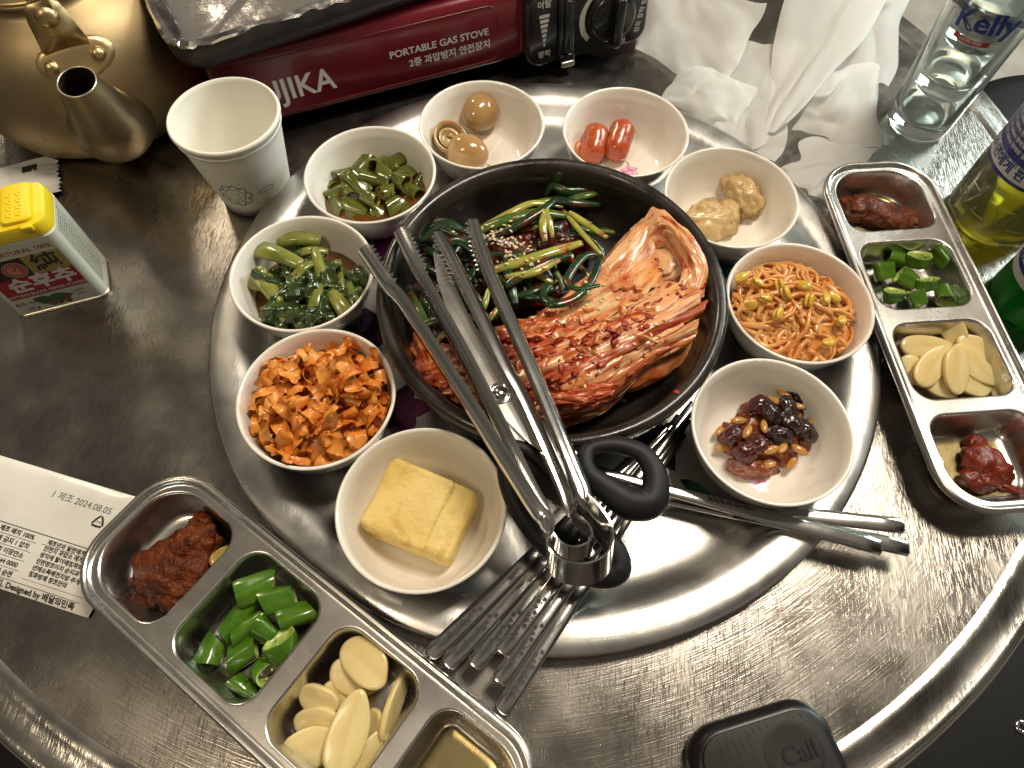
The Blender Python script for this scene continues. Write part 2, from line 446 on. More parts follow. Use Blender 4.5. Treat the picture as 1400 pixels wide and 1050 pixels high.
# ---------------------------------------------------------------- black stone pot
M['stone'] = mat('black_stone_glaze', (.010, .0085, .0075), (.024, .019, .015), rough=.24, rough2=.40, scale=40, bump=.22, bscale=130, bdist=.0015, coat=.25)
POT = (.42, -1.64)
pot = mesh('stone_pot', lathe([(0, .3), (7.6, .3), (7.7, 0), (8.4, 0), (8.6, .35), (9.8, 1.2), (11.0, 2.5), (11.65, 3.9), (11.75, 4.6), (11.6, 4.85), (11.72, 5.05), (12.0, 5.35), (12.05, 5.75), (11.85, 6.08), (11.5, 6.15), (11.2, 6.0), (10.95, 5.6), (10.8, 4.8), (10.35, 3.3), (9.6, 2.1), (8.9, 1.55), (8.0, 1.28), (4, 1.2), (0, 1.2)], 140), M['stone'], None, (POT[0], POT[1], TZ))
tag(pot, 'wide black glazed stone pot full of kimchi on the round tray', 'pot')

# ---------------------------------------------------------------- four-compartment steel condiment dishes
DL, DW, DH = 30.2, 9.35, 3.1
COMP = [(-11.15, 6.35), (-3.75, 6.35), (3.75, 6.35), (11.15, 6.35)]
def build_dish():
    SEG = 8
    outer = lambda d, z: rrect(DL - 2 * d, DW - 2 * d, 3.3 - d, z, SEG)
    skirt = loft([outer(.34, DH - .62), outer(.10, DH - .60), outer(0, DH - .50), outer(-.02, DH - .35), outer(.02, DH - .16), outer(.12, DH - .02), outer(.24, DH + .02), outer(.36, DH - .03), outer(.42, DH - .16), outer(.48, DH - .30), outer(.62, DH - .345), outer(.72, DH - .35)])
    zd = DH - .35
    bm = bmesh.new()
    edges = []
    def ring(pts):
        vs = [bm.verts.new(p) for p in pts]
        for i in range(len(vs)): edges.append(bm.edges.new((vs[i], vs[(i + 1) % len(vs)])))
    ring(outer(.72, zd))
    comps = []
    for k, (cx, sx) in enumerate(COMP):
        sy = DW - 2.0
        ro = 2.6 if k == 0 else 1.45; rp = 2.6 if k == 3 else 1.45
        cl = lambda d, z: rrect(sx - 2 * d, sy - 2 * d, 1, z, SEG, cx, 0, [max(r_ - d, .15) for r_ in (rp, ro, ro, rp)])
        ring(cl(-.10, zd))
        comps.append(loft([cl(-.10, zd), cl(-.06, zd), cl(0, zd - .01), cl(.07, zd - .06), cl(.12, zd - .16), cl(.22, zd - .6), cl(.50, zd - 1.7), cl(.62, zd - 2.05), cl(.80, zd - 2.27), cl(1.05, zd - 2.37), cl(1.4, zd - 2.4), cl(2.0, zd - 2.4)], False, True))
    bmesh.ops.triangle_fill(bm, edges=edges, use_beauty=True)
    bm.verts.index_update()
    deck = ([tuple(v.co) for v in bm.verts], [tuple(v.index for v in (f.verts if f.normal.z > 0 else reversed(f.verts))) for f in bm.faces])
    bm.normal_update()
    bm.free()
    return skirt, deck, comps
_sk, _dk, _cp = build_dish()
def dish(loc, rz, label):
    t = thing('condiment_dish', label, 'dish', loc, rz, 'steel condiment dishes beside the round tray')
    mesh('rolled_rim', _sk, M['dish_steel'], t)
    mesh('deck', _dk, M['dish_steel'], t, smooth=False)
    for c in _cp: mesh('compartment', c, M['dish_steel'], t)
    return t
DLo, DLr = (-12.53, -26.75), math.radians(-30.6)
DRo, DRr = (28.6, 1.1), math.radians(-80.3)
dish((DLo[0], DLo[1], 0.02), DLr, 'four-part steel dish of brown paste, green chilli and thick garlic slices over the wipe packet')
dish((DRo[0], DRo[1], 0.02), DRr, 'four-part steel dish of paste, chilli rings and garlic beside the bottles')
def dpt(o, r, x, y, z=0.0):
    return (o[0] + x * math.cos(r) - y * math.sin(r), o[1] + x * math.sin(r) + y * math.cos(r), z)
CF = .02 + DH - .35 - 2.4          # compartment floor height

# ---------------------------------------------------------------- chopsticks
M['etched'] = mat('etched_steel', (.035, .035, .04), (.06, .06, .065), rough=.6, spec=.3, scale=900)
def chopstick(a, b, label, group, text=None, flowers=True, w0=1.02, w1=.72, roll=0.0):
    A, B = Vector(a), Vector(b); d = (B - A); Ln = d.length; d.normalize()
    t = thing('chopstick', label, 'chopstick', a, 0, group)
    rot = d.to_track_quat('X', 'Z')
    t.rotation_mode = 'QUATERNION'; t.rotation_quaternion = rot
    n = 18; loops = []
    for i in range(-1, n + 1):
        s = max(i, 0) / n; w_ = (w0 + (w1 - w0) * s) / 2; th = (.20 + .06 * s) / 2
        x = Ln * s
        if i < 0: w_ *= .6; th *= .6; x = -.14
        sec = [(w_, -th * .5), (w_ * .9, -th), (-w_ * .9, -th), (-w_, -th * .5), (-w_, th * .2), (-w_ * .88, th * .62), (-w_ * .55, th * .92), (0, th * 1.02), (w_ * .55, th * .92), (w_ * .88, th * .62), (w_, th * .2)]
        loops.append([(x, y, z) for y, z in sec])
    mesh('shaft', loft(loops, True, True), M['steel'], t, sharp=48)
    if flowers:
        r = random.Random(len(label) + int(abs(a[0]) * 10))
        fl = []
        for k in range(9):
            x = 1.25 + k * .33; y = .14 * math.sin(k * 2.1)
            for j in range(5):
                an = j * 2 * PI / 5 + k
                fl.append(xf(petal(.16, .12), (x, y, .1055 + .0006 * j), (0, 0, an)))
        for k in range(10):
            fl.append(xf(petal(.18, .05), (1.1 + k * .3, -.2 + .38 * r.random(), .1045), (0, 0, r.random() * 6.3)))
        mesh('engraved_flowers', join(*fl), M['etched'], t, smooth=False)
    if text:
        mesh('engraved_text', text_vf(text, .34, 'LEFT', .01), M['etched'], t, (Ln * .30, 0, .126), (0, 0, 0), smooth=False)
    return t
G1 = 'flower-engraved chopsticks fanned below the stone pot'
for k, (a, b) in enumerate((
        ((-4.97, -25.48, 2.05), (7.19, -11.44, 1.3)), ((-3.88, -25.86, 2.05), (7.80, -11.15, 1.25)), ((-2.32, -25.72, 2.1), (8.41, -10.75, 1.2)),
        ((-0.78, -24.87, 2.15), (9.03, -10.34, 1.15)), ((-0.79, -26.45, 2.1), (9.65, -9.93, 1.1)), ((-0.52, -28.02, 2.05), (10.28, -9.41, 1.05)))):
    A, B = Vector(a), Vector(b); B = A + (B - A).normalized() * 21.5
    chopstick(tuple(A), (B.x, B.y, b[2]), 'flat steel chopstick with engraved flower handle, %s of the fan counted from the omelette bowl' % ('first', 'second', 'third', 'fourth', 'fifth', 'sixth')[k], G1)
chopstick((23.94, -15.07, 2), (2.18, -14.04, 0.8), 'flat plain steel chopstick tucked beside the bean bowl, uppermost of three', 'plain chopsticks poking out over the tray edge', None, False, 1.05, .7)
chopstick((22.21, -16.65, 2.2), (3.53, -13.29, 2.75), 'flat plain steel chopstick with stamped letters, middle of three crossing the tray edge', 'plain chopsticks poking out over the tray edge', None, False, 1.1, .7)
chopstick((24.04, -16.47, 1.95), (2.69, -13.71, 1.6), 'flat plain steel chopstick lying lowest of three across the tray edge', 'plain chopsticks poking out over the tray edge', None, False, 1.1, .7)
def stamp(s, p, q, size, parent_index):
    P, Q = Vector(p), Vector(q); d = Q - P
    o = [ob for ob in col.objects if ob.name.startswith('chopstick')][parent_index]
    mw = Matrix.LocRotScale(o.location, o.rotation_quaternion, None).inverted()
    m = mesh('stamped_text', text_vf(s, size, 'LEFT', .012), M['etched'], o, smooth=False)
    m.matrix_local = mw @ Matrix.LocRotScale(P * CM, (d.normalized()).to_track_quat('X', 'Z'), None)
stamp('MADE IN KOREA', (11.47, -14.59, 2.68), (14.35, -14.97, 2.58), .40, 7)
stamp('MADE IN KOREA', (13.24, -15.43, 2), (16.10, -15.69, 2), .40, 8)

# ---------------------------------------------------------------- two nested pairs of tongs
def arm_path(pts): return spline(pts, 8)
def tongs(label, left, right, ring, up=1.0):
    """left/right: list of points from the tip to the neck; ring: points of the spring loop from the left neck round to the right neck."""
    t = thing('tongs', label, 'tongs', ring[len(ring) // 2], 0, 'steel tongs laid across the pot')
    base = Vector(ring[len(ring) // 2])
    rel = lambda P: [tuple(Vector(p) - base) for p in P]
    def arm(P, side):
        path = arm_path(rel(P)); n = len(path); secs = []
        for i in range(n):
            s = i / (n - 1)
            # channel section: back on the outer side, two lips towards the other arm
            wv = 1.25 * (1 if s > .18 else .8 + .2 * s / .18); dp = .78 if s < .9 else .78 - .5 * (s - .9) / .1
            h = wv / 2; k = side
            prof_c = ((0, 1), (.36, .96), (.8, .72), (1, .3), (1, -.3), (.8, -.72), (.36, -.96), (0, -1))
            out = [((a - .5) * dp * k, c * h) for a, c in prof_c]
            inn = [((a * .9 - .5) * dp * k, c * h * .86) for a, c in reversed(prof_c)]
            if k > 0: out.reverse(); inn.reverse()
            secs.append(out + inn)
        vf = sweep(path, secs)
        # the frame's side axis is T x N; flip so that 'k' means away from the partner arm
        mesh('arm', vf, M['steel'], t, sharp=60)
        # toothed edges along the gripping end
        P2, T2, N2 = frames(path); tv = []
        acc = 0.0; last = None; teeth = []
        for i in range(n - 1):
            seg = (P2[i + 1] - P2[i]).length; kk = max(1, int(seg / .1))
            for j in range(kk):
                f = j / kk; teeth.append((P2[i].lerp(P2[i + 1], f), T2[i], N2[i], acc + seg * f))
            acc += seg
        pitch = .42
        for m in range(9):
            pos = .12 + m * pitch
            c = min(teeth, key=lambda q: abs(q[3] - pos - pitch / 2))
            b = c[1].cross(c[2])
            for lip in (1, -1):
                o = c[0] + c[2] * (lip * .44)
                o = o - b * (.44 * side); q = [o - c[1] * pitch * .5, o + c[1] * pitch * .5, o - b * (.30 * side)]
                up_ = c[2] * (.035)
                tv.append(([tuple(p + up_) for p in q] + [tuple(p - up_) for p in q], [(0, 1, 2), (5, 4, 3), (0, 3, 4, 1), (1, 4, 5, 2), (2, 5, 3, 0)]))
        mesh('teeth', join(*tv), M['steel'], t, smooth=False)
    arm(left, 1); arm(right, -1)
    rp = spline(rel(ring), 8)
    ax = Vector((-.10, .34, .93)).normalized(); P4, T4, N4 = frames(rp); V, F = [], []
    for p, tt in zip(P4, T4):
        sd = tt.cross(ax).normalized() * .05
        V += [tuple(p + ax * up + sd), tuple(p + ax * up - sd), tuple(p - ax * up - sd), tuple(p - ax * up + sd)]
    for i in range(len(P4) - 1):
        for k in range(4): F.append((i * 4 + k, i * 4 + (k + 1) % 4, i * 4 + 4 + (k + 1) % 4, i * 4 + 4 + k))
    mesh('spring_loop', (V, F), M['steel'], t, sharp=40)
    return t
def lift(P, a, b):
    n = len(P); return [(p[0], p[1], p[2]) for p in P]
# wide pair on top
tongs('wide-open steel tongs on top, its arms outside the scissors', 
      [(-12.65, -0.70, 7.5), (-10.45, -3.59, 7.6), (-8.77, -5.43, 7.7), (-3.28, -12.93, 8), (0.22, -17.85, 8.2), (1.00, -18.69, 8.2), (1.34, -19.60, 8.2)],
      [(-5.33, 2.11, 7.9), (-4.44, -0.42, 7.95), (-3.32, -3.09, 8), (-0.03, -9.97, 8.1), (2.46, -15.48, 8.2), (3.00, -16.66, 8.2), (3.24, -17.57, 8.2)],
      [(1.34, -19.60, 8.2), (1.22, -20.13, 8.2), (1.42, -20.80, 8.1), (2.08, -21.28, 8.1), (3.13, -21.41, 8.1), (4.17, -21.01, 8.1), (4.69, -20.18, 8.1), (4.66, -19.30, 8.2), (4.08, -18.41, 8.2), (3.24, -17.57, 8.2)], 1.05)
# narrow pair nested between the arms of the other
tongs('narrow steel tongs nested between the arms of the wider tongs',
      [(-10.52, 1.28, 7.3), (-9.48, -0.69, 7.3), (-7.88, -3.31, 7.3), (-4.37, -8.84, 7.2), (-1.50, -13.80, 7.1), (0.31, -16.89, 6.9), (1.33, -18.24, 6.8)],
      [(-7.62, 1.04, 7.6), (-6.30, -1.21, 7.7), (-4.60, -4.29, 7.7), (-2.16, -8.76, 7.6), (-0.78, -10.94, 7.4), (1.66, -15.59, 7.1), (2.34, -17.09, 7), (2.55, -17.86, 6.9)],
      [(1.33, -18.24, 6.8), (1.52, -19.17, 6.7), (2.18, -19.82, 6.7), (3.00, -19.91, 6.7), (3.71, -19.43, 6.7), (3.60, -18.72, 6.8), (2.55, -17.86, 6.9)], .65)

# ---------------------------------------------------------------- kitchen scissors
M['rubber'] = mat('black_rubber', (.007, .007, .0075), (.013, .013, .013), rough=.5, spec=.3, scale=500, bump=.25, bscale=1400, bdist=.0004)
scz = thing('kitchen_scissors', 'kitchen scissors with black rubber handles lying between the tongs', 'scissors', (-2.31, -10.52, 7))
sb = Vector((-2.31, -10.52, 7))
def plate(poly, th, mt, name, parent):
    # extruded flat outline given as 3d points
    P = [Vector(p) - sb for p in poly]; n = len(P)
    V = [tuple(p + Vector((0, 0, th / 2))) for p in P] + [tuple(p - Vector((0, 0, th / 2))) for p in P]
    F = [tuple(range(n)), tuple(reversed(range(n, 2 * n)))] + [(i, i + n, (i + 1) % n + n, (i + 1) % n) for i in range(n)]
    return mesh(name, (V, F), mt, parent, smooth=False)
plate([(-7.96, -0.13, 7.1), (-7.42, -0.34, 7.1), (-4.94, -4.92, 7.05), (-1.58, -10.04, 7), (1.58, -13.19, 6.9), (3.40, -14.45, 6.7), (2.58, -15.45, 6.7), (-0.29, -13.60, 6.9), (-2.71, -11.47, 7), (-3.76, -10.25, 7), (-5.59, -6.69, 7.05), (-7.32, -2.51, 7.1)], .16, M['dish_steel'], 'blade', scz)
plate([(-7.67, -0.88, 6.95), (-4.23, -6.99, 6.85), (-1.29, -10.68, 6.8), (-0.39, -12.33, 6.75), (-0.63, -14.69, 6.6), (-1.62, -14.40, 6.6), (-1.78, -12.70, 6.75), (-3.10, -10.85, 6.8), (-5.17, -7.08, 6.85)], .16, M['dish_steel'], 'blade', scz)
rv = (-2.31, -10.55, 7.06)
mesh('rivet', lathe([(0, .22), (.2, .2), (.36, .12), (.40, .04), (.40, 0), (.62, 0), (.64, .05), (.74, .05), (.76, -.05)], 28), M['steel'], scz, tuple(Vector(rv) - sb + Vector((0, 0, .02))))
def handle(pts, rads, name):
    P = spline([tuple(Vector(p) - sb) for p in pts], 6, True); P.append(P[0])
    n = len(P); rr = []
    for i in range(n):
        f = (i / (n - 1)) * len(rads); a = int(f) % len(rads); b = (a + 1) % len(rads); rr.append(rads[a] + (rads[b] - rads[a]) * (f - int(f)))
    mesh(name, tube(P, rr, 12, .8, False), M['rubber'], scz)
handle([(3.50, -13.50, 6.7), (5.13, -13.11, 6.6), (6.71, -13.55, 6.4), (7.44, -14.82, 6.2), (7.21, -16.27, 6), (6.01, -16.52, 6), (4.68, -15.89, 6.2), (3.50, -15.20, 6.5), (3.14, -14.38, 6.7)], [.50, .55, .62, .78, 1.0, 1.02, .82, .66, .56], 'small_handle')
handle([(-1.15, -13.84, 6.5), (0.12, -14.12, 6.3), (1.45, -15.16, 5.9), (3.43, -17.07, 5.3), (5.29, -18.93, 4.7), (5.61, -20.12, 4.4), (4.52, -20.54, 4.3), (2.78, -20.12, 4.4), (0.72, -18.59, 4.8), (-0.73, -16.94, 5.4), (-1.46, -15.27, 6.1)], [.5, .5, .5, .55, .65, .75, .72, .66, .64, .6, .55], 'large_handle')

# ---------------------------------------------------------------- brass-coloured kettle
M['kettle'] = mat('anodised_kettle', (.34, .26, .145), (.44, .34, .19), rough=.46, metal=1.0, scale=9, bump=.10, bscale=500, bdist=.0008, stretch=(1, 1, 2.5), c3=(.20, .14, .075), s3=120, lo3=.66, hi3=.80, rough2=.54)
M['kettle_part'] = mat('kettle_fitting', (.52, .39, .20), (.58, .44, .24), rough=.38, metal=1.0, scale=30, bump=.05)
M['spout'] = mat('kettle_spout', (.26, .20, .12), (.34, .26, .155), rough=.46, metal=1.0, scale=20, bump=.12, bscale=300)
M['spout_lip'] = mat('worn_lip', (.72, .66, .58), rough=.35, metal=1.0)
KC = (-42.6, 21.2)
kt = thing('kettle', 'dented brass coloured aluminium kettle with its spout towards the tray', 'kettle', (KC[0], KC[1], 0.02))
kprof = [(0, 0), (7.6, 0), (8.5, .25), (9.3, 1.0), (9.85, 2.3), (10.05, 3.8), (10.0, 5.2), (9.6, 6.9), (8.9, 8.5), (7.9, 9.9), (6.7, 10.9), (5.9, 11.35), (5.6, 11.6), (5.55, 12.0), (5.7, 12.15), (5.75, 12.3), (5.6, 12.42)]
kb = lathe(kprof, 120)
sa = math.atan2((-35.52, 10.47, 10.6)[1] - KC[1], (-35.52, 10.47, 10.6)[0] - KC[0])
sdir = Vector((math.cos(sa), math.sin(sa), 0))
def kdef(v):
    # swelling of the body where the spout is pressed on, and shallow dents
    c = sdir * 9.4 + Vector((0, 0, 4.2)); d = (v - c).length
    k = .55 * math.exp(-(d / 3.2) ** 2)
    rad = Vector((v.x, v.y, 0)); 
    return v + (rad.normalized() if rad.length > .1 else rad) * (k + .10 * noise.noise(v * .25))
mesh('body', mapv(kb, kdef), M['kettle'], kt)
mesh('lid', lathe([(5.62, 12.3), (5.72, 12.5), (5.5, 12.68), (4.9, 12.8), (4.4, 13.1), (2.5, 13.7), (0, 13.9)], 96), M['kettle_part'], kt)
mesh('lid_knob', lathe([(0, 13.85), (.5, 13.9), (.45, 14.4), (1.2, 14.8), (1.3, 15.2), (.8, 15.6), (0, 15.7)], 32), M['black_plastic'], kt)
tip = Vector((-35.87, 10.78, 10.2)) - Vector((KC[0], KC[1], .02))
b0 = sdir * 7.6 + Vector((0, 0, 3.6)); b1 = sdir * 9.9 + Vector((0, 0, 4.4)); b2 = sdir * 11.8 + Vector((0, 0, 6.8)); 
sp_path = spline([tuple(b0), tuple(b1), tuple(b1.lerp(b2, .55) + sdir * .35), tuple(b2), tuple(b2.lerp(tip, .55)), tuple(tip)], 6)
n_ = len(sp_path)
def srad(f): return 3.3 * (1 - f) ** 1.25 + 1.02 * f ** .5 * (1 if f > 0 else 0) if f < 1 else 1.02
rr_ = [max(1.4, 3.7 - 2.3 * (i / (n_ - 1))) for i in range(n_)]
sv = tube(sp_path, rr_, 28, 1.0, False)
mesh('spout', sv, M['spout'], kt)
inner = tube(sp_path[-9:], [r * .93 for r in rr_[-9:]], 28, 1.0, False)
mesh('spout_inside', (inner[0], [tuple(reversed(f)) for f in inner[1]]), M['spout'], kt)
P3, T3, N3 = frames(sp_path)
lipc = [tuple(P3[-1] + (T3[-1].cross(N3[-1])) * math.cos(a) * 1.38 + N3[-1] * math.sin(a) * 1.38) for a in [2 * PI * i / 28 for i in range(29)]]
mesh('spout_lip', tube(lipc, .07, 8, 1, False), M['spout_lip'], kt)
# bracket that carries the bail handle, riveted over the spout
def ksurf(ang, s, off=.0):
    # point on the body, s = index along the profile (float)
    i = min(int(s), len(kprof) - 2); f = s - i
    r = kprof[i][0] * (1 - f) + kprof[i + 1][0] * f; z = kprof[i][1] * (1 - f) + kprof[i + 1][1] * f
    dr, dz = kprof[i + 1][0] - kprof[i][0], kprof[i + 1][1] - kprof[i][1]; l = math.hypot(dr, dz)
    nr, nz_ = dz / l, -dr / l
    r += nr * off; z += nz_ * off
    return Vector((r * math.cos(ang), r * math.sin(ang), z))
V, F = [], []
na, ns = 22, 10
for j in range(ns + 1):
    for i in range(na + 1):
        a = 2 * PI * i / na; q = j / ns
        V.append(tuple(ksurf(sa + .02 + .36 * q * math.cos(a), 8.55 + .95 * q * math.sin(a), .16 if j < ns else .02)))
for j in range(ns):
    for i in range(na): F.append((j * (na + 1) + i, j * (na + 1) + i + 1, (j + 1) * (na + 1) + i + 1, (j + 1) * (na + 1) + i))
br = mesh('bracket', (V, F), M['kettle_part'], kt)
def rivet(p, nrm, r, parent):
    m = lathe([(r * 1.05, 0), (r, .12 * r * 2), (r * .75, .38 * r * 1.6), (r * .4, .5 * r * 1.5), (0, .55 * r * 1.5)], 24)
    o = mesh('rivet', m, M['kettle_part'], parent); o.rotation_mode = 'QUATERNION'
    o.rotation_quaternion = nrm.to_track_quat('Z', 'Y'); o.location = p * CM
for da in (-.20, .22):
    p = ksurf(sa + da, 8.45, .14); n0 = (ksurf(sa + da, 8.45, 1) - ksurf(sa + da, 8.45, 0)).normalized()
    rivet(p, n0, .52, br)
n0 = (ksurf(sa, 9.4, 1) - ksurf(sa, 9.4, 0)).normalized()
s0 = ksurf(sa, 9.1, .2); up_ = (Vector((0, 0, 1)) - sdir * .12).normalized()
side = sdir.cross(Vector((0, 0, 1)))
tab = []
for q, wd in ((0, 1.75), (.35, 1.55), (.7, 1.4), (.9, 1.2), (1.0, .8)):
    c = s0 + up_ * 3.6 * q + sdir * (.35 * q)
    tab.append([tuple(c + side * wd + sdir * .1), tuple(c + side * wd - sdir * .1), tuple(c - side * wd - sdir * .1), tuple(c - side * wd + sdir * .1)])
mesh('bracket_tab', loft(tab, True, True), M['kettle_part'], kt)
rivet(s0 + up_ * 2.5 + sdir * .36, sdir, .78, kt)
hp = [s0 + up_ * 2.4 - sdir * .1, s0 + up_ * 5 + sdir * .2, Vector((0, 0, 17)) + sdir * 6.5, Vector((0, 0, 20.5)) + sdir * 3, Vector((0, 0, 21.2)), Vector((0, 0, 20.5)) - sdir * 3, Vector((0, 0, 17)) - sdir * 6.5, Vector((0, 0, 11.5)) - sdir * 6.8]
mesh('bail_handle', sweep(spline([tuple(p) for p in hp], 8), [(.9, .1), (-.9, .1), (-.9, -.1), (.9, -.1)]), M['kettle_part'], kt, sharp=40)

# ---------------------------------------------------------------- gas stove with foil-lined grill pan
M['stove_red'] = mat('stove_red', (.145, .008, .016), (.17, .010, .02), rough=.28, scale=12, coat=.35, bump=.03, bscale=400)
M['panel_black'] = mat('panel_black', (.010, .010, .011), rough=.25, coat=.2)
M['pan_black'] = mat('pan_black', (.014, .013, .013), (.03, .027, .025), rough=.45, scale=60, bump=.15)
M['foil'] = mat('aluminium_foil', (.78, .76, .74), rough=.16, metal=1.0, c2=(.70, .68, .66), scale=20, bump=.35, bscale=38, bdist=.003)
SO, SR = (-29.0, 16.25), math.radians(26.7)
sv_ = thing('gas_stove', 'dark red portable gas stove with black control panel behind the bowls', 'stove', (SO[0], SO[1], 0), SR)
# local x runs along the front, y goes back
def side_prof(x): return [(x, 0.0, 1.3), (x, -.18, 1.6), (x, -.2, 2.2), (x, .35, 6.9), (x, .6, 7.4), (x, 1.1, 7.7), (x, 24.5, 7.7), (x, 25.4, 7.2), (x, 25.6, 6.5), (x, 25.6, 1.6), (x, 25.2, 1.2)]
L0 = 27.6
mesh('shell', loft([[(x_, y_ + dy, z_) for x_, y_, z_ in [(X, p[1], p[2]) for p in side_prof(0)]] for X, dy in ((0, .5), (.15, .15), (.4, 0), (L0, 0))], True, True), M['stove_red'], sv_, sharp=35)
pp = [(0.2, 1.5), (-.35, 1.9), (-.5, 2.6), (.05, 6.9), (.4, 7.5), (1.0, 7.8), (24.8, 7.8), (25.6, 7.2), (25.7, 1.8), (25.0, 1.2)]
def panel_loop(x, d): return [(x, y_ + (d if y_ < 12 else -d), z_ + (d if z_ < 4 else -d)) for y_, z_ in pp]
mesh('end_cap', loft([panel_loop(L0, .12), panel_loop(L0 + .1, 0), panel_loop(L0 + 12.4, 0), panel_loop(L0 + 13.2, .25), panel_loop(L0 + 13.5, .7)], True, True), M['stove_red'], sv_, sharp=35)
# front frame: x along the face, y up the face, z out of it
fz = Vector((0, -.995, -.117 * -1)); fdir_up = Vector((0, .117, .993)).normalized(); fout = Vector((0, -.993, .117)).normalized()
def on_face(vf, x, h, off):
    o = Vector((x, -.2 + .117 * (h - 2.2), h)) + fout * off
    return mapv(vf, lambda v: o + Vector((1, 0, 0)) * v.x + fdir_up * v.y + fout * v.z)
pl = on_face(rbox(12.6, 7.2, 1.5, .45, 1.5, 6, 0.0), L0 + 6.4, 4.35, -.1)
pn = mesh('control_panel', pl, M['panel_black'], sv_, sharp=50)
lev = join(on_face(rbox(1.6, 5.6, .5, .2, .5, 4), L0 + 4.0, 4.2, 1.35), on_face(rbox(.7, 4.8, .45, .12, .3, 4), L0 + 4.0, 4.4, 1.75), on_face(rbox(1.5, .8, 1.1, .15, .2, 3), L0 + 4.0, 1.4, 1.0))
mesh('lock_lever', lev, M['panel_black'], pn)
mesh('lever_tip', on_face(rbox(1.4, .55, .35, .1, .15, 3), L0 + 4.0, .95, 1.95), M['dish_steel'], pn)
kn = join(on_face(lathe([(0, 1.0), (1.9, 1.0), (2.2, .85), (2.35, .4), (2.4, 0)], 48), L0 + 8.6, 4.2, 1.4), on_face(xf(rbox(.95, 4.5, 1.4, .25, .4, 4), rot=(0, 0, -.08)), L0 + 8.6, 4.2, 2.1))
kn_o = mesh('ignition_knob', kn, M['panel_black'], sv_, sharp=50)
arc = []
for i in range(25):
    a = math.radians(100 + 120 * i / 24); t = .12 + .42 * min(1, i / 14) * (1 if i < 22 else .8)
    arc.append(((2.65) * math.cos(a), 2.65 * math.sin(a), 0)); arc.append(((2.65 + t) * math.cos(a), (2.65 + t) * math.sin(a), 0))
mesh('dial_arc', on_face((arc, [(2 * i, 2 * i + 1, 2 * i + 3, 2 * i + 2) for i in range(24)]), L0 + 8.6, 4.2, 1.415), M['white_print'], kn_o, smooth=False)
bars = [xf(rbox(1.0 - .14 * i, .30, .01, .002, .05, 2, bs=1), (0, 1.25 - .44 * i, 0)) for i in range(7)]
mesh('level_marks', on_face(join(*bars), L0 + 1.9, 4.3, 1.405), M['white_print'], pn, smooth=False)
for s_, x_, h_, sz in (('이탈', 1.9, 6.55, .75), ('장착', 1.9, 2.0, .7), ('점화', 9.9, 1.35, .6)):
    mesh('panel_text', on_face(text_vf(s_, sz, bold=.012), L0 + x_, h_, 1.41), M['white_print'], pn, smooth=False)
mesh('panel_text', on_face(xf(text_vf('점화 장착 방지 장치', .62, bold=.012), rot=(0, 0, math.radians(80))), L0 + 12.0, 4.3, 1.41), M['white_print'], pn, smooth=False)
mesh('brand_lettering', on_face(xf(text_vf('FUJIKA', 2.9, 'LEFT', .05), scale=(.90, .95, 1)), 2.2, 3.9, .03), M['white_print'], sv_, smooth=False)
mesh('model_lettering', on_face(xf(text_vf('PORTABLE GAS STOVE', .88, 'RIGHT', .02), scale=(1.05, 1, 1)), 24.6, 4.65, .03), M['white_print'], sv_, smooth=False)
mesh('model_lettering', on_face(text_vf('2중 과압방지 안전장치', .84, 'RIGHT', .02), 24.7, 3.5, .03), M['white_print'], sv_, smooth=False)
mesh('raised_frame', on_face(mapv(tube(spline(rrect(24.5, 5.0, .9, 0, 3)[:], 1, True) + [rrect(24.5, 5.0, .9, 0, 3)[0]], .05, 6, 1, False), lambda v: v), 13.2, 4.4, 0.0), M['stove_red'], sv_)
for x_ in (2.5, L0 + 7):
    for y_ in (2, 22): mesh('rubber_foot', xf(lathe([(0, 0), (.9, 0), (1.0, .2), (1.0, 1.5), (0, 1.5)], 16), (x_, y_, 0)), M['rubber'], sv_)
# grill pan on the stove
pc = (-29.74, 14.07, 9)
gp = thing('grill_pan', 'black square grill pan lined with crumpled foil on the gas stove', 'pan', (pc[0], pc[1], 7.75), math.radians(33.5))
gl = [(-.0, .9), (.0, 0), (-.45, -.1)]
def pan_loop(d, z): return [(x + 15.3, y + 15.3, z) for x, y, _ in rrect(30.5 - 2 * d, 30.5 - 2 * d, 2.2, 0, 6)]
mesh('pan_body', loft([pan_loop(2.2, 0), pan_loop(1.2, .1), pan_loop(.5, .4), pan_loop(.15, 1.2), pan_loop(0, 2.7), pan_loop(.25, 2.8), pan_loop(.5, 2.6)], True), M['pan_black'], gp)
V, F = [], []
lv = [(-.05, 2.62), (-.10, 2.85), (.12, 3.0), (.55, 2.8), (.95, 1.9), (1.5, 1.05), (2.3, .75), (4.5, .7), (8, .7), (12, .7)]
rg = random.Random(8)
Ls = []
for d, z in lv:
    base = [(x + 15.3, y + 15.3, z) for x, y, _ in rrect(30.5 - 2 * d, 30.5 - 2 * d, max(.6, 2.2 - d * .3), 0, 10)]
    # subdivide the straight sides so that the foil can crumple
    pts = []
    for i in range(len(base)):
        a, b = Vector(base[i]), Vector(base[(i + 1) % len(base)]); k = 26 if (i % 11) == 10 else 1
        for j in range(k): pts.append(a.lerp(b, j / k))
    Ls.append([tuple(p + Vector((noise.noise(p * 1.3), noise.noise(p * 1.3 + Vector((9, 0, 0))), noise.noise(p * 1.1 + Vector((0, 7, 0))))) * (.26 if d < 1 else .14)) for p in pts])
mesh('foil_lining', loft(Ls, False, True), M['foil'], gp, sharp=25)

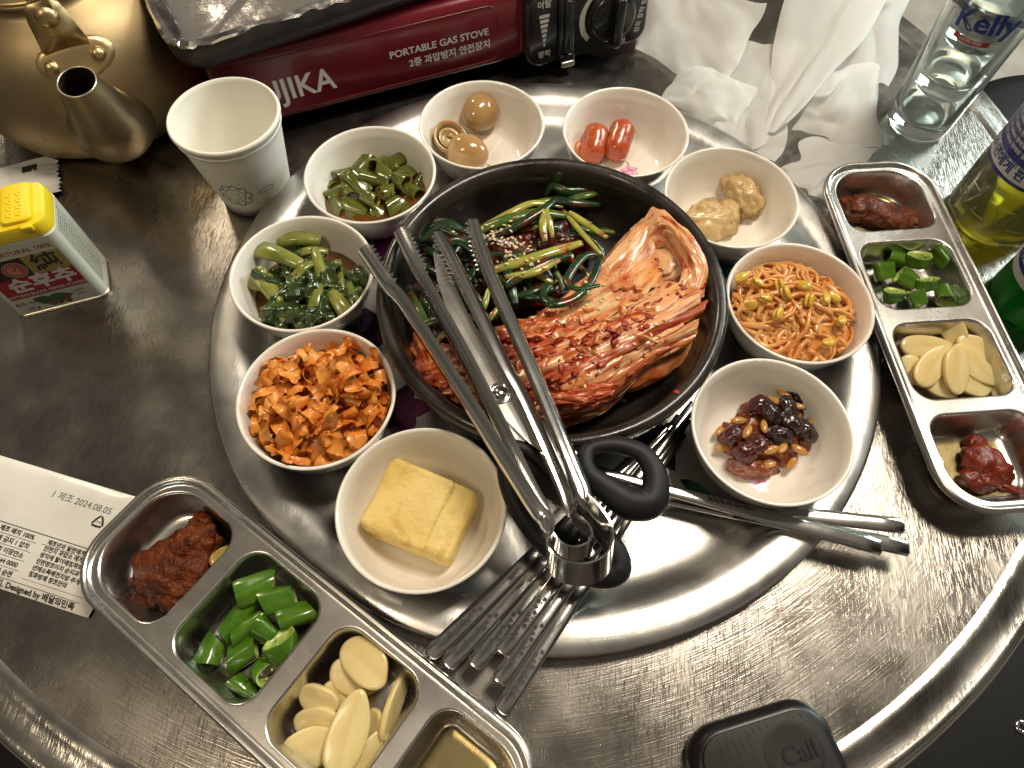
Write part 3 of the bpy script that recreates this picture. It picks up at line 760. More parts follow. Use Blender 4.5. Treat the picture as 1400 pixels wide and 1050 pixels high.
# ---------------------------------------------------------------- paper cup
M['cup_paper'] = mat('cup_paper', (.80, .78, .70), (.83, .81, .73), rough=.55, scale=40, sss=.15, sssr=(.002, .002, .0015))
cp = thing('paper_cup', 'empty white paper cup with a doodled sun and cloud touching the tray', 'cup', (-25.55, 10.75, 0.02))
mesh('cup_body', lathe([(0, .6), (2.75, .6), (2.8, 0), (2.95, .02), (3.05, .9), (4.02, 7.3), (4.05, 7.65), (4.18, 7.72), (4.28, 7.9), (4.24, 8.1), (4.12, 8.17), (4.0, 8.1), (3.95, 7.8), (3.05, 1.2), (2.7, .75), (0, .75)], 96), M['cup_paper'], cp)
mesh('rim_roll', lathe([(4.06, 7.18), (4.13, 7.22), (4.15, 7.34), (4.08, 7.42)], 96), M['cup_paper'], cp)
def on_cup(vf, ang, h):
    def fn(v):
        z = h + v.y; r = 3.05 + (z - .9) * (.97 / 6.4) + .015 + v.z; a = ang + v.x / r
        return Vector((r * math.cos(a), r * math.sin(a), z))
    return mapv(vf, fn)
def stroke(pts, w_=.05, closed=False, per=5):
    P = spline([(x, y, 0) for x, y in pts], per, closed)
    if closed: P.append(P[0])
    V, F = [], []
    for i, p in enumerate(P):
        a, b = Vector(P[max(i - 1, 0)]), Vector(P[min(i + 1, len(P) - 1)])
        t = (b - a); t = t.normalized() if t.length > 1e-9 else Vector((1, 0, 0)); n = Vector((-t.y, t.x, 0)) * w_ / 2
        V += [tuple(Vector(p) + n), tuple(Vector(p) - n)]
    return V, [(2 * i, 2 * i + 1, 2 * i + 3, 2 * i + 2) for i in range(len(P) - 1)]
fl_ = []
for i in range(9):
    a0 = 2 * PI * i / 9
    for da_, r in ((-.22, 1.2), (0, 1.32), (.22, 1.2), (.35, .98)):
        a = a0 + da_; fl_.append((r * math.cos(a), r * math.sin(a)))
doodle = [stroke(fl_, .08, True), stroke([(.78 * math.cos(a * .5), .78 * math.sin(a * .5)) for a in range(12)], .05, True), stroke([(.0, -.3), (.2, -.4), (.4, -.28)], .05), xf(stroke([(-.02, .08), (.05, 0)], .08)), xf(stroke([(.3, .15), (.38, .06)], .08)), stroke([(1.5, 1.0), (1.6, 1.08)], .06), stroke([(.75, 1.45), (.8, 1.55)], .07), stroke([(1.3, -1.0), (1.45, -1.12)], .05)]
cloud = [stroke([(1.75, -.05), (2.0, .15), (2.25, .08), (2.5, .25), (2.8, .2), (3.0, .05), (2.9, -.18), (2.4, -.22), (1.9, -.22)], .05, True), stroke([(1.9, -1.0), (2.15, -1.15)], .05)]
da = math.atan2(-10.75 - 12, 25.55 - 6)
mesh('sun_doodle', on_cup(join(*doodle), da - .70, 2.9), M['black_print'], cp, smooth=False)
mesh('cloud_doodle', on_cup(join(*cloud), da - .66, 2.95), M['black_print'], cp, smooth=False)

# ---------------------------------------------------------------- pepper tin
M['tin_white'] = mat('tin_cream', (.60, .62, .52), (.66, .68, .57), rough=.32, scale=30, coat=.3)
M['tin_red'] = mat('tin_red', (.36, .012, .02), rough=.3, coat=.3)
M['tin_gold'] = mat('tin_gold', (.38, .30, .085), rough=.35, coat=.3)
M['tin_black'] = mat('tin_black', (.012, .012, .012), rough=.3, coat=.3)
M['lid_yellow'] = mat('lid_yellow', (.78, .58, .012), (.83, .64, .02), rough=.38, scale=30, sss=.1, sssr=(.002, .001, .0002), bump=.05)
M['tin_steel'] = steel('tin_seam', (.5, .47, .4), rough=.3)
M['tin_green'] = mat('tin_leaf', (.03, .11, .035), rough=.4)
M['tin_brown'] = mat('tin_berry', (.14, .04, .02), (.25, .10, .05), rough=.4, scale=400)
pa, pb = Vector((-40.04, -4.37, 0.2)), Vector((-34.71, -1.96, 0.2))
pr = math.atan2(pb.y - pa.y, pb.x - pa.x)
TW, TD, TH = 6.9, 4.3, 7.4
corner = Vector((-34.19, -1.14, 0.2))
ux, uy = Vector((math.cos(pr), math.sin(pr), 0)), Vector((-math.sin(pr), math.cos(pr), 0))
tc_ = corner - ux * TW / 2 + uy * (TD / 2)
tn = thing('pepper_tin', 'cream, red and gold pepper tin with a yellow flip lid', 'tin', (tc_.x, tc_.y, 0.02), pr)
mesh('tin_body', loft([rrect(TW - .06, TD - .06, .75, .25, 6), rrect(TW - .06, TD - .06, .75, TH, 6), rrect(TW - .5, TD - .5, .6, TH + .25, 6)], True, True), M['tin_white'], tn, sharp=35)
mesh('bottom_seam', loft([rrect(TW - .1, TD - .1, .75, 0, 6), rrect(TW + .06, TD + .06, .8, .03, 6), rrect(TW + .08, TD + .08, .8, .22, 6), rrect(TW - .04, TD - .04, .75, .27, 6)], True, True), M['tin_steel'], tn, sharp=50)
yl = mesh('flip_lid', loft([rrect(TW - .3, TD - .3, .9, TH + .1, 6), rrect(TW - .05, TD - .05, 1.0, TH + .12, 6), rrect(TW - .05, TD - .05, 1.0, TH + .9, 6), rrect(TW - .25, TD - .25, .95, TH + 1.15, 6), rrect(TW - .7, TD - .7, .8, TH + 1.2, 6)], True, True), M['lid_yellow'], tn, sharp=50)
mesh('lid_flap', xf(rbox(2.0, TD - .65, .32, .12, .45, 5), (1.6, .08, TH + 1.17)), M['lid_yellow'], yl, sharp=50)
mesh('lid_ridge', xf(rbox(2.5, TD - .9, .16, .08, .4, 5), (-1.2, .05, TH + 1.17)), M['lid_yellow'], yl, sharp=50)
mesh('lid_clasp', xf(rbox(.8, .5, .5, .1, .12, 3), (2.1, -TD / 2 + .12, TH + .75)), M['lid_yellow'], yl, sharp=50)
mesh('lid_dimples', join(*[xf(lathe([(.10, 0), (.12, .05), (.19, .05), (.21, 0)], 14), (1.25 + .62 * i, -1.1 + .62 * j, TH + 1.485)) for i in range(2) for j in range(4)]), M['lid_yellow'], yl)
fy = -TD / 2 + .03
def tin_rect(x0, x1, z0, z1, mt, name, off):
    return mesh(name, ([(x0, fy - off, z0), (x1, fy - off, z0), (x1, fy - off, z1), (x0, fy - off, z1)], [(0, 1, 2, 3)]), mt, tn, smooth=False)
def tin_text(s, size, x, z, mt, off, bold=0.0, sx=1.0, name='label_text'):
    v = text_vf(s, size, 'CENTER', bold)
    return mesh(name, mapv(v, lambda p: Vector((x + p.x * sx, fy - off, z + p.y))), mt, tn, smooth=False)
tin_rect(-2.75, 2.75, 2.0, 4.1, M['tin_red'], 'red_band', .004)
tin_rect(-2.75, .15, 4.1, 6.05, M['tin_black'], 'black_block', .004)
tin_rect(.15, 2.75, 4.1, 6.05, M['tin_gold'], 'gold_block', .004)
tin_text('순후추', 1.62, .25, 3.30, M['white_print'], .010, .06, 1.05)
tin_text('純', 1.85, 1.45, 5.05, M['tin_black'], .010, .04)
tin_text('OTTOGI BLACK PEPPER POWDER', .38, .1, 2.28, M['white_print'], .010, .008)
tin_text('NATURAL 100%', .55, .7, 6.55, M['tin_red'], .006, .01)
tin_text('후추 100%', .42, -1.95, 1.35, M['tin_black'], .006, .005)
tin_text('50 g', .46, -1.85, .72, M['tin_black'], .006, .005)
tin_text('순후추', .30, 1.75, 1.45, M['tin_black'], .006, .005)
tin_text('이점과', .24, 1.75, 1.1, M['tin_red'], .006, .005)
mesh('emblem', mapv(join(*[xf(lathe([(r0, 0), (r1, 0)], 32), (-.75, 4.95, .001)) for r0, r1 in ((.0, .66), (.72, .80))]), lambda p: Vector((p.x, fy - .008, p.y))), mat('emblem_pink', (.62, .28, .22), rough=.35), tn, smooth=False)
mesh('emblem_ring', mapv(xf(lathe([(.50, 0), (.58, 0)], 32), (-.75, 4.95, 0)), lambda p: Vector((p.x, fy - .011, p.y))), M['tin_red'], tn, smooth=False)
tin_text('기', .8, -.62, 5.0, M['tin_red'], .013, .02)
mesh('leaf_picture', mapv(join(xf(petal(1.4, .95), (-.25, 1.0, 0), (0, 0, 2.6)), xf(petal(1.9, 1.0), (-.6, 1.25, 0.001), (0, 0, .0))), lambda p: Vector((p.x, fy - .006 - p.z, p.y))), M['tin_green'], tn, smooth=False)
rb = random.Random(4)
mesh('berry_picture', mapv(join(*[xf(lathe([(0, 0), (.13, 0)], 10), (-.75 + 1.7 * rb.random(), .55 + .55 * rb.random(), .0006 * i)) for i in range(26)]), lambda p: Vector((p.x, fy - .008 - p.z, p.y))), M['tin_brown'], tn, smooth=False)
# small print down the narrow side
fx = TW / 2 - .03
small = []
for r_ in range(26):
    z_ = 6.9 - r_ * .235
    x_ = -1.45
    while x_ < .35:
        l_ = .08 + .25 * rb.random(); small.append(([(fx + .006, x_, z_), (fx + .006, min(x_ + l_, .4), z_), (fx + .006, min(x_ + l_, .4), z_ + .13), (fx + .006, x_, z_ + .13)], [(0, 1, 2, 3)])); x_ += l_ + .07
mesh('small_print', join(*small), mat('grey_print', (.16, .17, .15), rough=.5), tn, smooth=False)
mesh('side_line', ([(fx + .005, .62, .5), (fx + .005, .68, .5), (fx + .005, .68, 7.3), (fx + .005, .62, 7.3)], [(0, 1, 2, 3)]), M['tin_black'], tn, smooth=False)

# ---------------------------------------------------------------- wet wipe packets
M['packet'] = mat('packet_film', (.60, .58, .53), (.68, .66, .61), rough=.36, scale=25, coat=.2, bump=.12, bscale=40, bdist=.003)
M['grey_text'] = mat('faded_ink', (.10, .10, .10), rough=.6)
def sheet(c00, c10, c11, c01, nx, ny, fz):
    A, B, C_, D = [Vector(c) for c in (c00, c10, c11, c01)]
    V, F = [], []
    for j in range(ny + 1):
        for i in range(nx + 1):
            u, v = i / nx, j / ny; p = (A * (1 - u) + B * u) * (1 - v) + (D * (1 - u) + C_ * u) * v
            V.append((p.x, p.y, p.z + fz(u, v)))
    for j in range(ny):
        for i in range(nx): F.append((j * (nx + 1) + i, j * (nx + 1) + i + 1, (j + 1) * (nx + 1) + i + 1, (j + 1) * (nx + 1) + i))
    return V, F
p00, p10, p11, p01 = (-39.33, -22.56, 0.2), (-26.71, -25.06, 0.2), (-26.18, -17.26, 0.2), (-42.76, -13.82, 0.2)
pk_o = Vector(p10)
pk_x = (Vector(p10) - Vector(p00)).normalized(); pk_y = (Vector((0, 0, 1)).cross(pk_x)).normalized()
PW, PH = (Vector(p10) - Vector(p00)).length, (Vector(p11) - Vector(p10)).length
pk = thing('wipe_packet', 'white wet wipe packet with printed table of small text tucked under the steel dish', 'packet', tuple(p10), math.atan2(pk_x.y, pk_x.x))
pz = lambda u, v: .55 * (1 - (2 * v - 1) ** 6) * (1 - max(0, (u - .8) / .2) ** 2) * (.6 + .1 * noise.noise(Vector((u * 5, v * 3, 1))))
def pkz(x, y): return pz(1 + x / PW, y / PH)
mesh('film', sheet((-PW, 0, 0), (0, 0, 0), (0, PH, 0), (-PW, PH, 0), 60, 30, pz), M['packet'], pk)
mesh('film_back', sheet((-PW, 0, -.03), (-PW, PH, -.03), (0, PH, -.03), (0, 0, -.03), 2, 2, lambda u, v: 0), M['packet'], pk)
def on_pk(vf, x, y, rz=0.0, off=.02):
    c, s = math.cos(rz), math.sin(rz)
    def fn(v):
        X, Y = x + v.x * c - v.y * s, y + v.x * s + v.y * c; return Vector((X, Y, pkz(X, Y) + off))
    return mapv(vf, fn)
def bar(x0, x1, y, h): 
    n = 10; V = []
    for i in range(n + 1): V += [(x0 + (x1 - x0) * i / n, y, 0), (x0 + (x1 - x0) * i / n, y + h, 0)]
    return V, [(2 * i, 2 * i + 2, 2 * i + 3, 2 * i + 1) for i in range(n)]
mesh('date_stamp', on_pk(text_vf('1 제조 2024.08.05', .62, 'LEFT'), -6.6, PH - 1.45, 0.0), M['grey_text'], pk, smooth=False)
mesh('recycle_mark', on_pk(join(*[xf(stroke([(-.35, -.25), (0, -.28), (.34, -.25)], .13), rot=(0, 0, k * 2 * PI / 3)) for k in range(3)] + [xf(text_vf('OTHER', .17), (0, 0, 0))]), -2.5, PH - 2.3), M['black_print'], pk, smooth=False)
lines = [bar(-PW + 1, -.9, 3.75, .05)] + [bar(-PW + 1, -5.6, 3.75 - .62 * k, .025) for k in range(1, 5)] + [bar(-5.2, -.9, 3.2, .025), bar(-5.2, -.9, .95, .02), bar(-PW + 1, -.9, .62, .03)]
rows = []
for k in range(5): rows.append(on_pk(text_vf(('민족 제조 배치 100%', '판매 금지 1 압치', '제조 달의 이장안소', '점화 02 1544 0000', '방지 착과 순전')[k], .40, 'RIGHT', .012), -5.9, 3.42 - .62 * k))
for k in range(6): rows.append(on_pk(text_vf(('제조년의 달판매게', '안전지 과압소 에게점', '방치에 탈이배점착화 중', '민판장조이치 순지과', '년에소족배전치방 추게', '점화방제 장조안의')[k], .36, 'LEFT', .012), -4.9, 3.42 - .42 * k))
rows.append(on_pk(text_vf('점소에게 전이화 안추제치. Designed by 배달의민족', .50, 'RIGHT', .016), -1.1, .30))
mesh('printed_text', join(*rows), M['black_print'], pk, smooth=False)
mesh('printed_rules', on_pk(join(*lines), 0, 0), M['black_print'], pk, smooth=False)
q00, q10, q11, q01 = (-49.70, 5.04, 0.2), (-42.04, 8.87, 0.2), (-43.02, 10.65, 0.2), (-52.08, 9.96, 0.2)
qo = Vector(q10); qx = (Vector(q10) - Vector(q00)).normalized(); qa = math.atan2(qx.y, qx.x)
p2 = thing('torn_packet', 'torn white packet end with zigzag edge lying behind the pepper tin', 'packet', tuple(q10), qa)
V = []; F = []
nz_ = 22; W2, H2 = 9.0, 4.6
for i in range(nz_ + 1):
    y = H2 * i / nz_; V += [(-W2, y, .02), (-2.0, y, .25 + .25 * math.sin(PI * i / nz_)), (-.25 - (.22 if i % 2 else 0), y, .1 + .12 * math.sin(i * .9)), (-.0 - (.28 if i % 2 else 0), y, .12 + .15 * math.sin(i * .7))]
for i in range(nz_):
    for k in range(3): F.append((i * 4 + k, i * 4 + k + 1, i * 4 + 5 + k, i * 4 + 4 + k))
mesh('film', (V, F), M['packet'], p2)
mesh('black_mark', ([(-2.9, 2.9, .50), (-1.7, 2.9, .46), (-1.7, 3.7, .42), (-2.9, 3.7, .44)], [(0, 1, 2, 3)]), M['black_print'], p2, smooth=False)

# ---------------------------------------------------------------- call bell
bl_a = math.radians(20.5)
bo = Vector((17.01, -25.61, 1.5)); bux = Vector((math.cos(bl_a), math.sin(bl_a), 0)); buy = Vector((-math.sin(bl_a), math.cos(bl_a), 0))
bc_ = bo - bux * 3.6 - buy * 3.1
bell = thing('call_bell', 'black plastic table call bell button lying near the table rim', 'call bell', (bc_.x, bc_.y, 0.02), bl_a)
BW, BH = 8.6, 6.6
mesh('bell_body', loft([rrect(BW - .5, BH - .5, 1.9, 0, 8), rrect(BW, BH, 2.1, .25, 8), rrect(BW + .05, BH + .05, 2.1, .8, 8), rrect(BW - .25, BH - .25, 2.0, 1.25, 8), rrect(BW - .8, BH - .8, 1.8, 1.55, 8), rrect(BW - 1.2, BH - 1.2, 1.6, 1.62, 8)], True, True), M['black_plastic'], bell, sharp=60)
M['bell_face'] = mat('bell_face', (.007, .0065, .006), (.012, .011, .010), rough=.5, spec=.35, scale=400, bump=.2, bscale=1600, bdist=.0005)
face = mesh('button_face', xf(rbox(BW - 1.3, BH - 1.3, .18, .06, 1.5, 8), (0, 0, 1.58)), M['bell_face'], bell, sharp=60)
gro = []
for k in range(15):
    x0 = -3.2 + k * .42
    y0, y1 = -2.45, 2.4
    if x0 > -.3: y0 = 2.1
    if x0 < -2.6: y1 = 1.5; y0 = -1.6
    gro.append(xf(rbox(.05, y1 - y0, .012, .003, .01, 1, bs=1), (x0 - .05, (y0 + y1) / 2, 1.757)))
mesh('groove', join(*gro), M['tin_black'], bell, smooth=False)
mesh('finger_dish', xf(lathe([(0, 0), (1.3, .01), (1.6, .025), (1.7, 0)], 40), (1.45, .7, 1.765)), M['bell_face'], bell)
mesh('raised_text', xf(text_vf('Call', 1.35, 'CENTER', .02, .03), (1.75, .55, 1.80)), M['black_plastic'], bell, smooth=False)
mesh('brand_text', xf(text_vf('Ring bell', .80, 'CENTER', .01, .02), (-.9, -.25, 1.775)), M['tin_black'], bell, smooth=False)

# ---------------------------------------------------------------- stacked beer glasses
M['glass'] = glass('clear_glass', (.96, 1.0, .98), 1.48, 0.0, .07)
M['print_blue'] = mat('print_blue', (.02, .05, .28), rough=.4)
M['print_red'] = mat('print_red', (.45, .03, .03), rough=.4)
GC = (33.1, 24.7)
def wrap(vf, rfun, ang, h, off=.012):
    def fn(v):
        z = h + v.y; r = rfun(z) + off; a = ang + v.x / r
        return Vector((r * math.cos(a), r * math.sin(a), z))
    return mapv(vf, fn)
gprof = [(0, .15), (1.8, .12), (2.2, 0), (2.55, .05), (2.72, .35), (2.80, 1.0), (3.35, 11.5), (3.42, 12.6), (3.38, 12.72), (3.28, 12.7), (3.20, 11.5), (2.60, 1.9), (2.40, 1.35), (1.6, 1.15), (0, 1.1)]
gr = lambda z: 2.80 + (z - 1.0) * .0524
fc = math.atan2(-29.8 - GC[1], 0 - GC[0])
for k, (z_, lab) in enumerate(((.02, 'clear beer glass at the bottom of the stack, standing on the steel table'), (4.1, 'clear beer glass in the middle of the stack of three'), (8.6, 'clear beer glass on top of the stack of three'))):
    g = thing('beer_glass', lab, 'glass', (GC[0], GC[1], z_), 0, 'clear glasses stacked one in another')
    sc_ = 1 - .0 * k
    prof_ = gprof if k == 0 else [(r * .0 if r == 0 else r - .40, z) for r, z in gprof]
    prof_ = gprof if k == 0 else [(max(0, r * (.90 if k == 1 else .86)), z) for r, z in gprof]
    mesh('glass_wall', lathe(prof_, 72), M['glass'], g)
    if k == 0:
        lp = g
mesh('blue_logo', wrap(xf(text_vf('Kelly', 2.3, 'CENTER', .06), rot=(0, 0, .12)), gr, fc + .10, 11.75), M['print_blue'], lp, smooth=False)
mesh('red_ribbon', wrap(join(*[xf(rbox(.42, .42, .004, .001, .02, 1, bs=1), (x * .4 - 1.2, -.10 * math.cos((x - 3) * .5), 0)) for x in range(7)]), gr, fc + .0, 10.25), M['print_red'], lp, smooth=False)
mesh('ribbon_text', wrap(text_vf('LAGER BEER', .32, 'CENTER', .005), gr, fc + .0, 10.2, .03), M['white_print'], lp, smooth=False)

# ---------------------------------------------------------------- bottles
M['beer'] = glass('amber_drink', (1.0, .86, .05), 1.36, 0.0, .60)
M['green_glass'] = glass('green_glass', (.04, .62, .14), 1.5, .02, .5)
M['label_blue'] = mat('label_blue', (.015, .030, .19), (.02, .04, .23), rough=.35, scale=60, coat=.3)
M['label_white'] = mat('label_white', (.70, .70, .66), (.76, .75, .71), rough=.4, scale=60, coat=.2)
M['label_silver'] = mat('label_silver', (.46, .47, .44), (.60, .60, .56), rough=.4, scale=900, lo=.45, hi=.55)
def band(rf, a0, a1, z0, z1, off, n=40, m=6):
    V, F = [], []
    for j in range(m + 1):
        for i in range(n + 1):
            a = a0 + (a1 - a0) * i / n; z = z0 + (z1 - z0) * j / m; r = rf(z) + off
            V.append((r * math.cos(a), r * math.sin(a), z))
    for j in range(m):
        for i in range(n): F.append((j * (n + 1) + i, j * (n + 1) + i + 1, (j + 1) * (n + 1) + i + 1, (j + 1) * (n + 1) + i))
    return V, F
B1 = (37.3, 13.7); R1 = 3.75
bt = thing('clear_bottle', 'clear glass bottle of golden drink with a blue label', 'bottle', (B1[0], B1[1], .02))
bprof = [(0, .35), (2.4, .2), (2.9, 0), (3.5, .08), (R1, .5), (R1, 5.2), (R1 - .06, 5.6), (R1 - .06, 15), (3.4, 16.8), (2.5, 18.6), (1.7, 20.5), (1.4, 23), (1.4, 25.3), (1.2, 25.3), (1.15, 23), (1.45, 20.5), (2.25, 18.4), (3.15, 16.6), (R1 - .32, 14.8), (R1 - .32, .9), (3.0, .5), (0, .55)]
mesh('bottle_glass', lathe(bprof, 80), M['glass'], bt)
mesh('drink', lathe([(0, .58), (2.98, .53), (R1 - .345, .93), (R1 - .345, 13.0), (0, 13.0)], 64), M['beer'], bt)
f1 = math.atan2(-29.8 - B1[1], 0 - B1[0]); rb1 = lambda z: R1 - .06 if z > 5.5 else R1
emb = []
for k in range(15):
    a = k * 2 * PI / 15
    tri = [(-.72, -.85, 0), (.72, -.85, 0), (0, .85, 0)] if k % 2 else [(-.72, .85, 0), (.72, .85, 0), (0, -.85, 0)]
    P = []
    for i in range(3):
        p, q = Vector(tri[i]), Vector(tri[(i + 1) % 3])
        P += [tuple(p.lerp(q, j / 6)) for j in range(6)]
    P.append(P[0])
    emb.append(wrap(tube(P, .065, 6, 1, False), rb1, a, 3.2, .02))
mesh('embossed_triangles', join(*emb), M['glass'], bt)
mesh('label_wrap', band(rb1, 0, 2 * PI, 7.6, 14.6, .02, 90), M['label_blue'], bt)
mesh('label_foot', band(rb1, 0, 2 * PI, 6.3, 7.6, .022, 90, 2), M['label_white'], bt)
mesh('label_edge', join(band(rb1, 0, 2 * PI, 6.0, 6.3, .024, 90, 1)), M['label_blue'], bt)
mesh('label_text', join(wrap(text_vf('청소년에게 판매 금지', .95, 'CENTER', .03), rb1, f1 - .35, 6.95, .04), wrap(text_vf('19세 미만 금지 안전 방지 과', .42, 'CENTER', .012), rb1, f1 - .3, 7.40 + .0, .04)), M['print_blue'], bt, smooth=False)
wl_ = []
for k in range(9):
    wl_.append(wrap(text_vf('제조년 안전 500ml 판매장 점화 순이 과압', .40, 'CENTER', .008), rb1, f1 - .62, 8.3 + .56 * k, .04))
mesh('label_small_print', join(*wl_), M['white_print'], bt, smooth=False)
mesh('barcode_box', band(rb1, f1 + .05, f1 + .75, 8.0, 10.6, .035, 12), M['label_white'], bt)
mesh('barcode_bars', join(*[band(rb1, f1 + .12 + .03 * k, f1 + .12 + .03 * k + (.018 if k % 3 else .010), 8.3, 10.3, .05, 1, 2) for k in range(18)]), M['black_print'], bt)

B2 = (38.4, 5.0); R2 = 3.3
b2_ = thing('green_bottle', 'green glass bottle with silver and blue label beside the steel dish', 'bottle', (B2[0], B2[1], .02))
bprof2 = [(0, .3), (2.2, .15), (2.7, 0), (3.1, .08), (R2, .5), (R2, 12), (3.1, 13.8), (2.3, 16), (1.6, 18), (1.3, 20), (1.3, 21.5), (1.1, 21.5), (1.1, 20), (1.35, 18), (2.05, 15.8), (2.85, 13.6), (R2 - .28, 11.8), (R2 - .28, .9), (2.6, .5), (0, .5)]
mesh('bottle_glass', lathe(bprof2, 80), M['green_glass'], b2_)
f2 = math.atan2(-29.8 - B2[1], 0 - B2[0]); rb2 = lambda z: R2
mesh('label_wrap', band(rb2, 0, 2 * PI, 3.2, 11.2, .02, 80), M['label_silver'], b2_)
mesh('label_stripe', band(rb2, 0, 2 * PI, 3.9, 5.5, .026, 80, 2), M['label_blue'], b2_)
mesh('label_text', wrap(text_vf('19세 미만 청소년에게 판매 금지', .80, 'CENTER', .02), rb2, f2 - .1, 4.65, .04), M['white_print'], b2_, smooth=False)
mesh('label_badge', wrap(rbox(2.6, 1.2, .01, .003, .5, 5, bs=1), rb2, f2 - .15, 6.9, .03), M['label_white'], b2_, smooth=False)
mesh('badge_outline', wrap(tube(rrect(2.5, 1.1, .45, 0, 5) + [rrect(2.5, 1.1, .45, 0, 5)[0]], .06, 5, .3, False), rb2, f2 - .15, 6.9, .045), M['print_red'], b2_)
mesh('badge_text', wrap(text_vf('순이', .62, 'CENTER', .02), rb2, f2 - .15, 6.9, .05), M['print_red'], b2_, smooth=False)

# ---------------------------------------------------------------- crumpled translucent paper
m, N, L, b = new_mat('glassine_paper'); M['paper'] = m
b.inputs['Base Color'].default_value = (.84, .85, .83, 1); b.inputs['Roughness'].default_value = .5
tl = N.new('ShaderNodeBsdfTranslucent'); tl.inputs['Color'].default_value = (.86, .88, .86, 1)
tp = N.new('ShaderNodeBsdfTransparent')
m1 = N.new('ShaderNodeMixShader'); m1.inputs[0].default_value = .38
m2 = N.new('ShaderNodeMixShader'); m2.inputs[0].default_value = .16
tcn = N.new('ShaderNodeTexCoord'); nn = N.new('ShaderNodeTexNoise'); nn.inputs['Scale'].default_value = 22; nn.inputs['Detail'].default_value = 6
bb = N.new('ShaderNodeBump'); bb.inputs['Strength'].default_value = .18; bb.inputs['Distance'].default_value = .004
L.new(tcn.outputs['Object'], nn.inputs['Vector']); L.new(nn.outputs['Fac'], bb.inputs['Height']); L.new(bb.outputs['Normal'], b.inputs['Normal']); L.new(bb.outputs['Normal'], tl.inputs['Normal'])
L.new(b.outputs[0], m1.inputs[1]); L.new(tl.outputs[0], m1.inputs[2]); L.new(m1.outputs[0], m2.inputs[1]); L.new(tp.outputs[0], m2.inputs[2])
L.new(m2.outputs[0], N['Material Output'].inputs['Surface'])
pb_ = Vector((20, 30, 0.1))
pap = thing('glassine_sheet', 'crumpled translucent white paper sheets piled behind the tray beside the glasses', 'paper', tuple(pb_))
def fold(c00, c10, c11, c01, bulge, amp, seed, nx=26, ny=26):
    A, B, C_, D = [Vector(c) - pb_ for c in (c00, c10, c11, c01)]
    V, F = [], []
    for j in range(ny + 1):
        for i in range(nx + 1):
            u, v = i / nx, j / ny; p = (A * (1 - u) + B * u) * (1 - v) + (D * (1 - u) + C_ * u) * v
            q = Vector((u * 2.2 + seed * 3.1, v * 2.2, seed))
            crease = abs(noise.noise(q)) * 1.6 + abs(noise.noise(q * 2.1)) * .5
            e = 4 * u * (1 - u) * 4 * v * (1 - v)
            edge = Vector((noise.noise(q * 1.3 + Vector((5, 0, 0))), noise.noise(q * 1.3 + Vector((0, 5, 0))), 0)) * 1.0
            p = p + Vector((0, 0, bulge * e ** .6 + amp * crease)) + edge
            p.z = max(p.z, .02 + .01 * seed)
            V.append(tuple(p))
    for j in range(ny):
        for i in range(nx): F.append((j * (nx + 1) + i, j * (nx + 1) + i + 1, (j + 1) * (nx + 1) + i + 1, (j + 1) * (nx + 1) + i))
    return mesh('paper_fold', (V, F), M['paper'], pap, sharp=30)
fold((7.18, 32.09, 0.2), (15.31, 25.90, 0.3), (18.47, 35.70, 3.5), (7.74, 47.92, 0.3), .6, .5, 1)
fold((9.48, 24.46, 0.2), (15.75, 21.21, 0.2), (17.65, 26.03, 1.6), (12.17, 29.34, 1), .4, .3, 2)
fold((13.14, 22.19, 0.2), (19.10, 17.88, 0.2), (23.23, 31.43, 2.6), (16.36, 33.54, 0.6), .3, .5, 3)
fold((17.54, 19.32, 0.4), (19.93, 21.03, 1.8), (33.46, 40.81, 4.5), (22.23, 41.53, 3.4), .5, .35, 4)
fold((20.70, 21.57, 0.3), (28.87, 21.07, 0.2), (29.64, 30.77, 1.2), (23.43, 27.32, 2.6), .4, .4, 5)
fold((19.33, 16.76, 0.2), (23.44, 14.00, 0.2), (29.07, 20.53, 0.3), (22.40, 20.72, 0.8), .3, .25, 6)
fold((24.45, 28.30, 0.3), (31.15, 29.08, 0.2), (36.61, 46.63, 0.4), (28.24, 45.28, 1.5), .3, .4, 7)

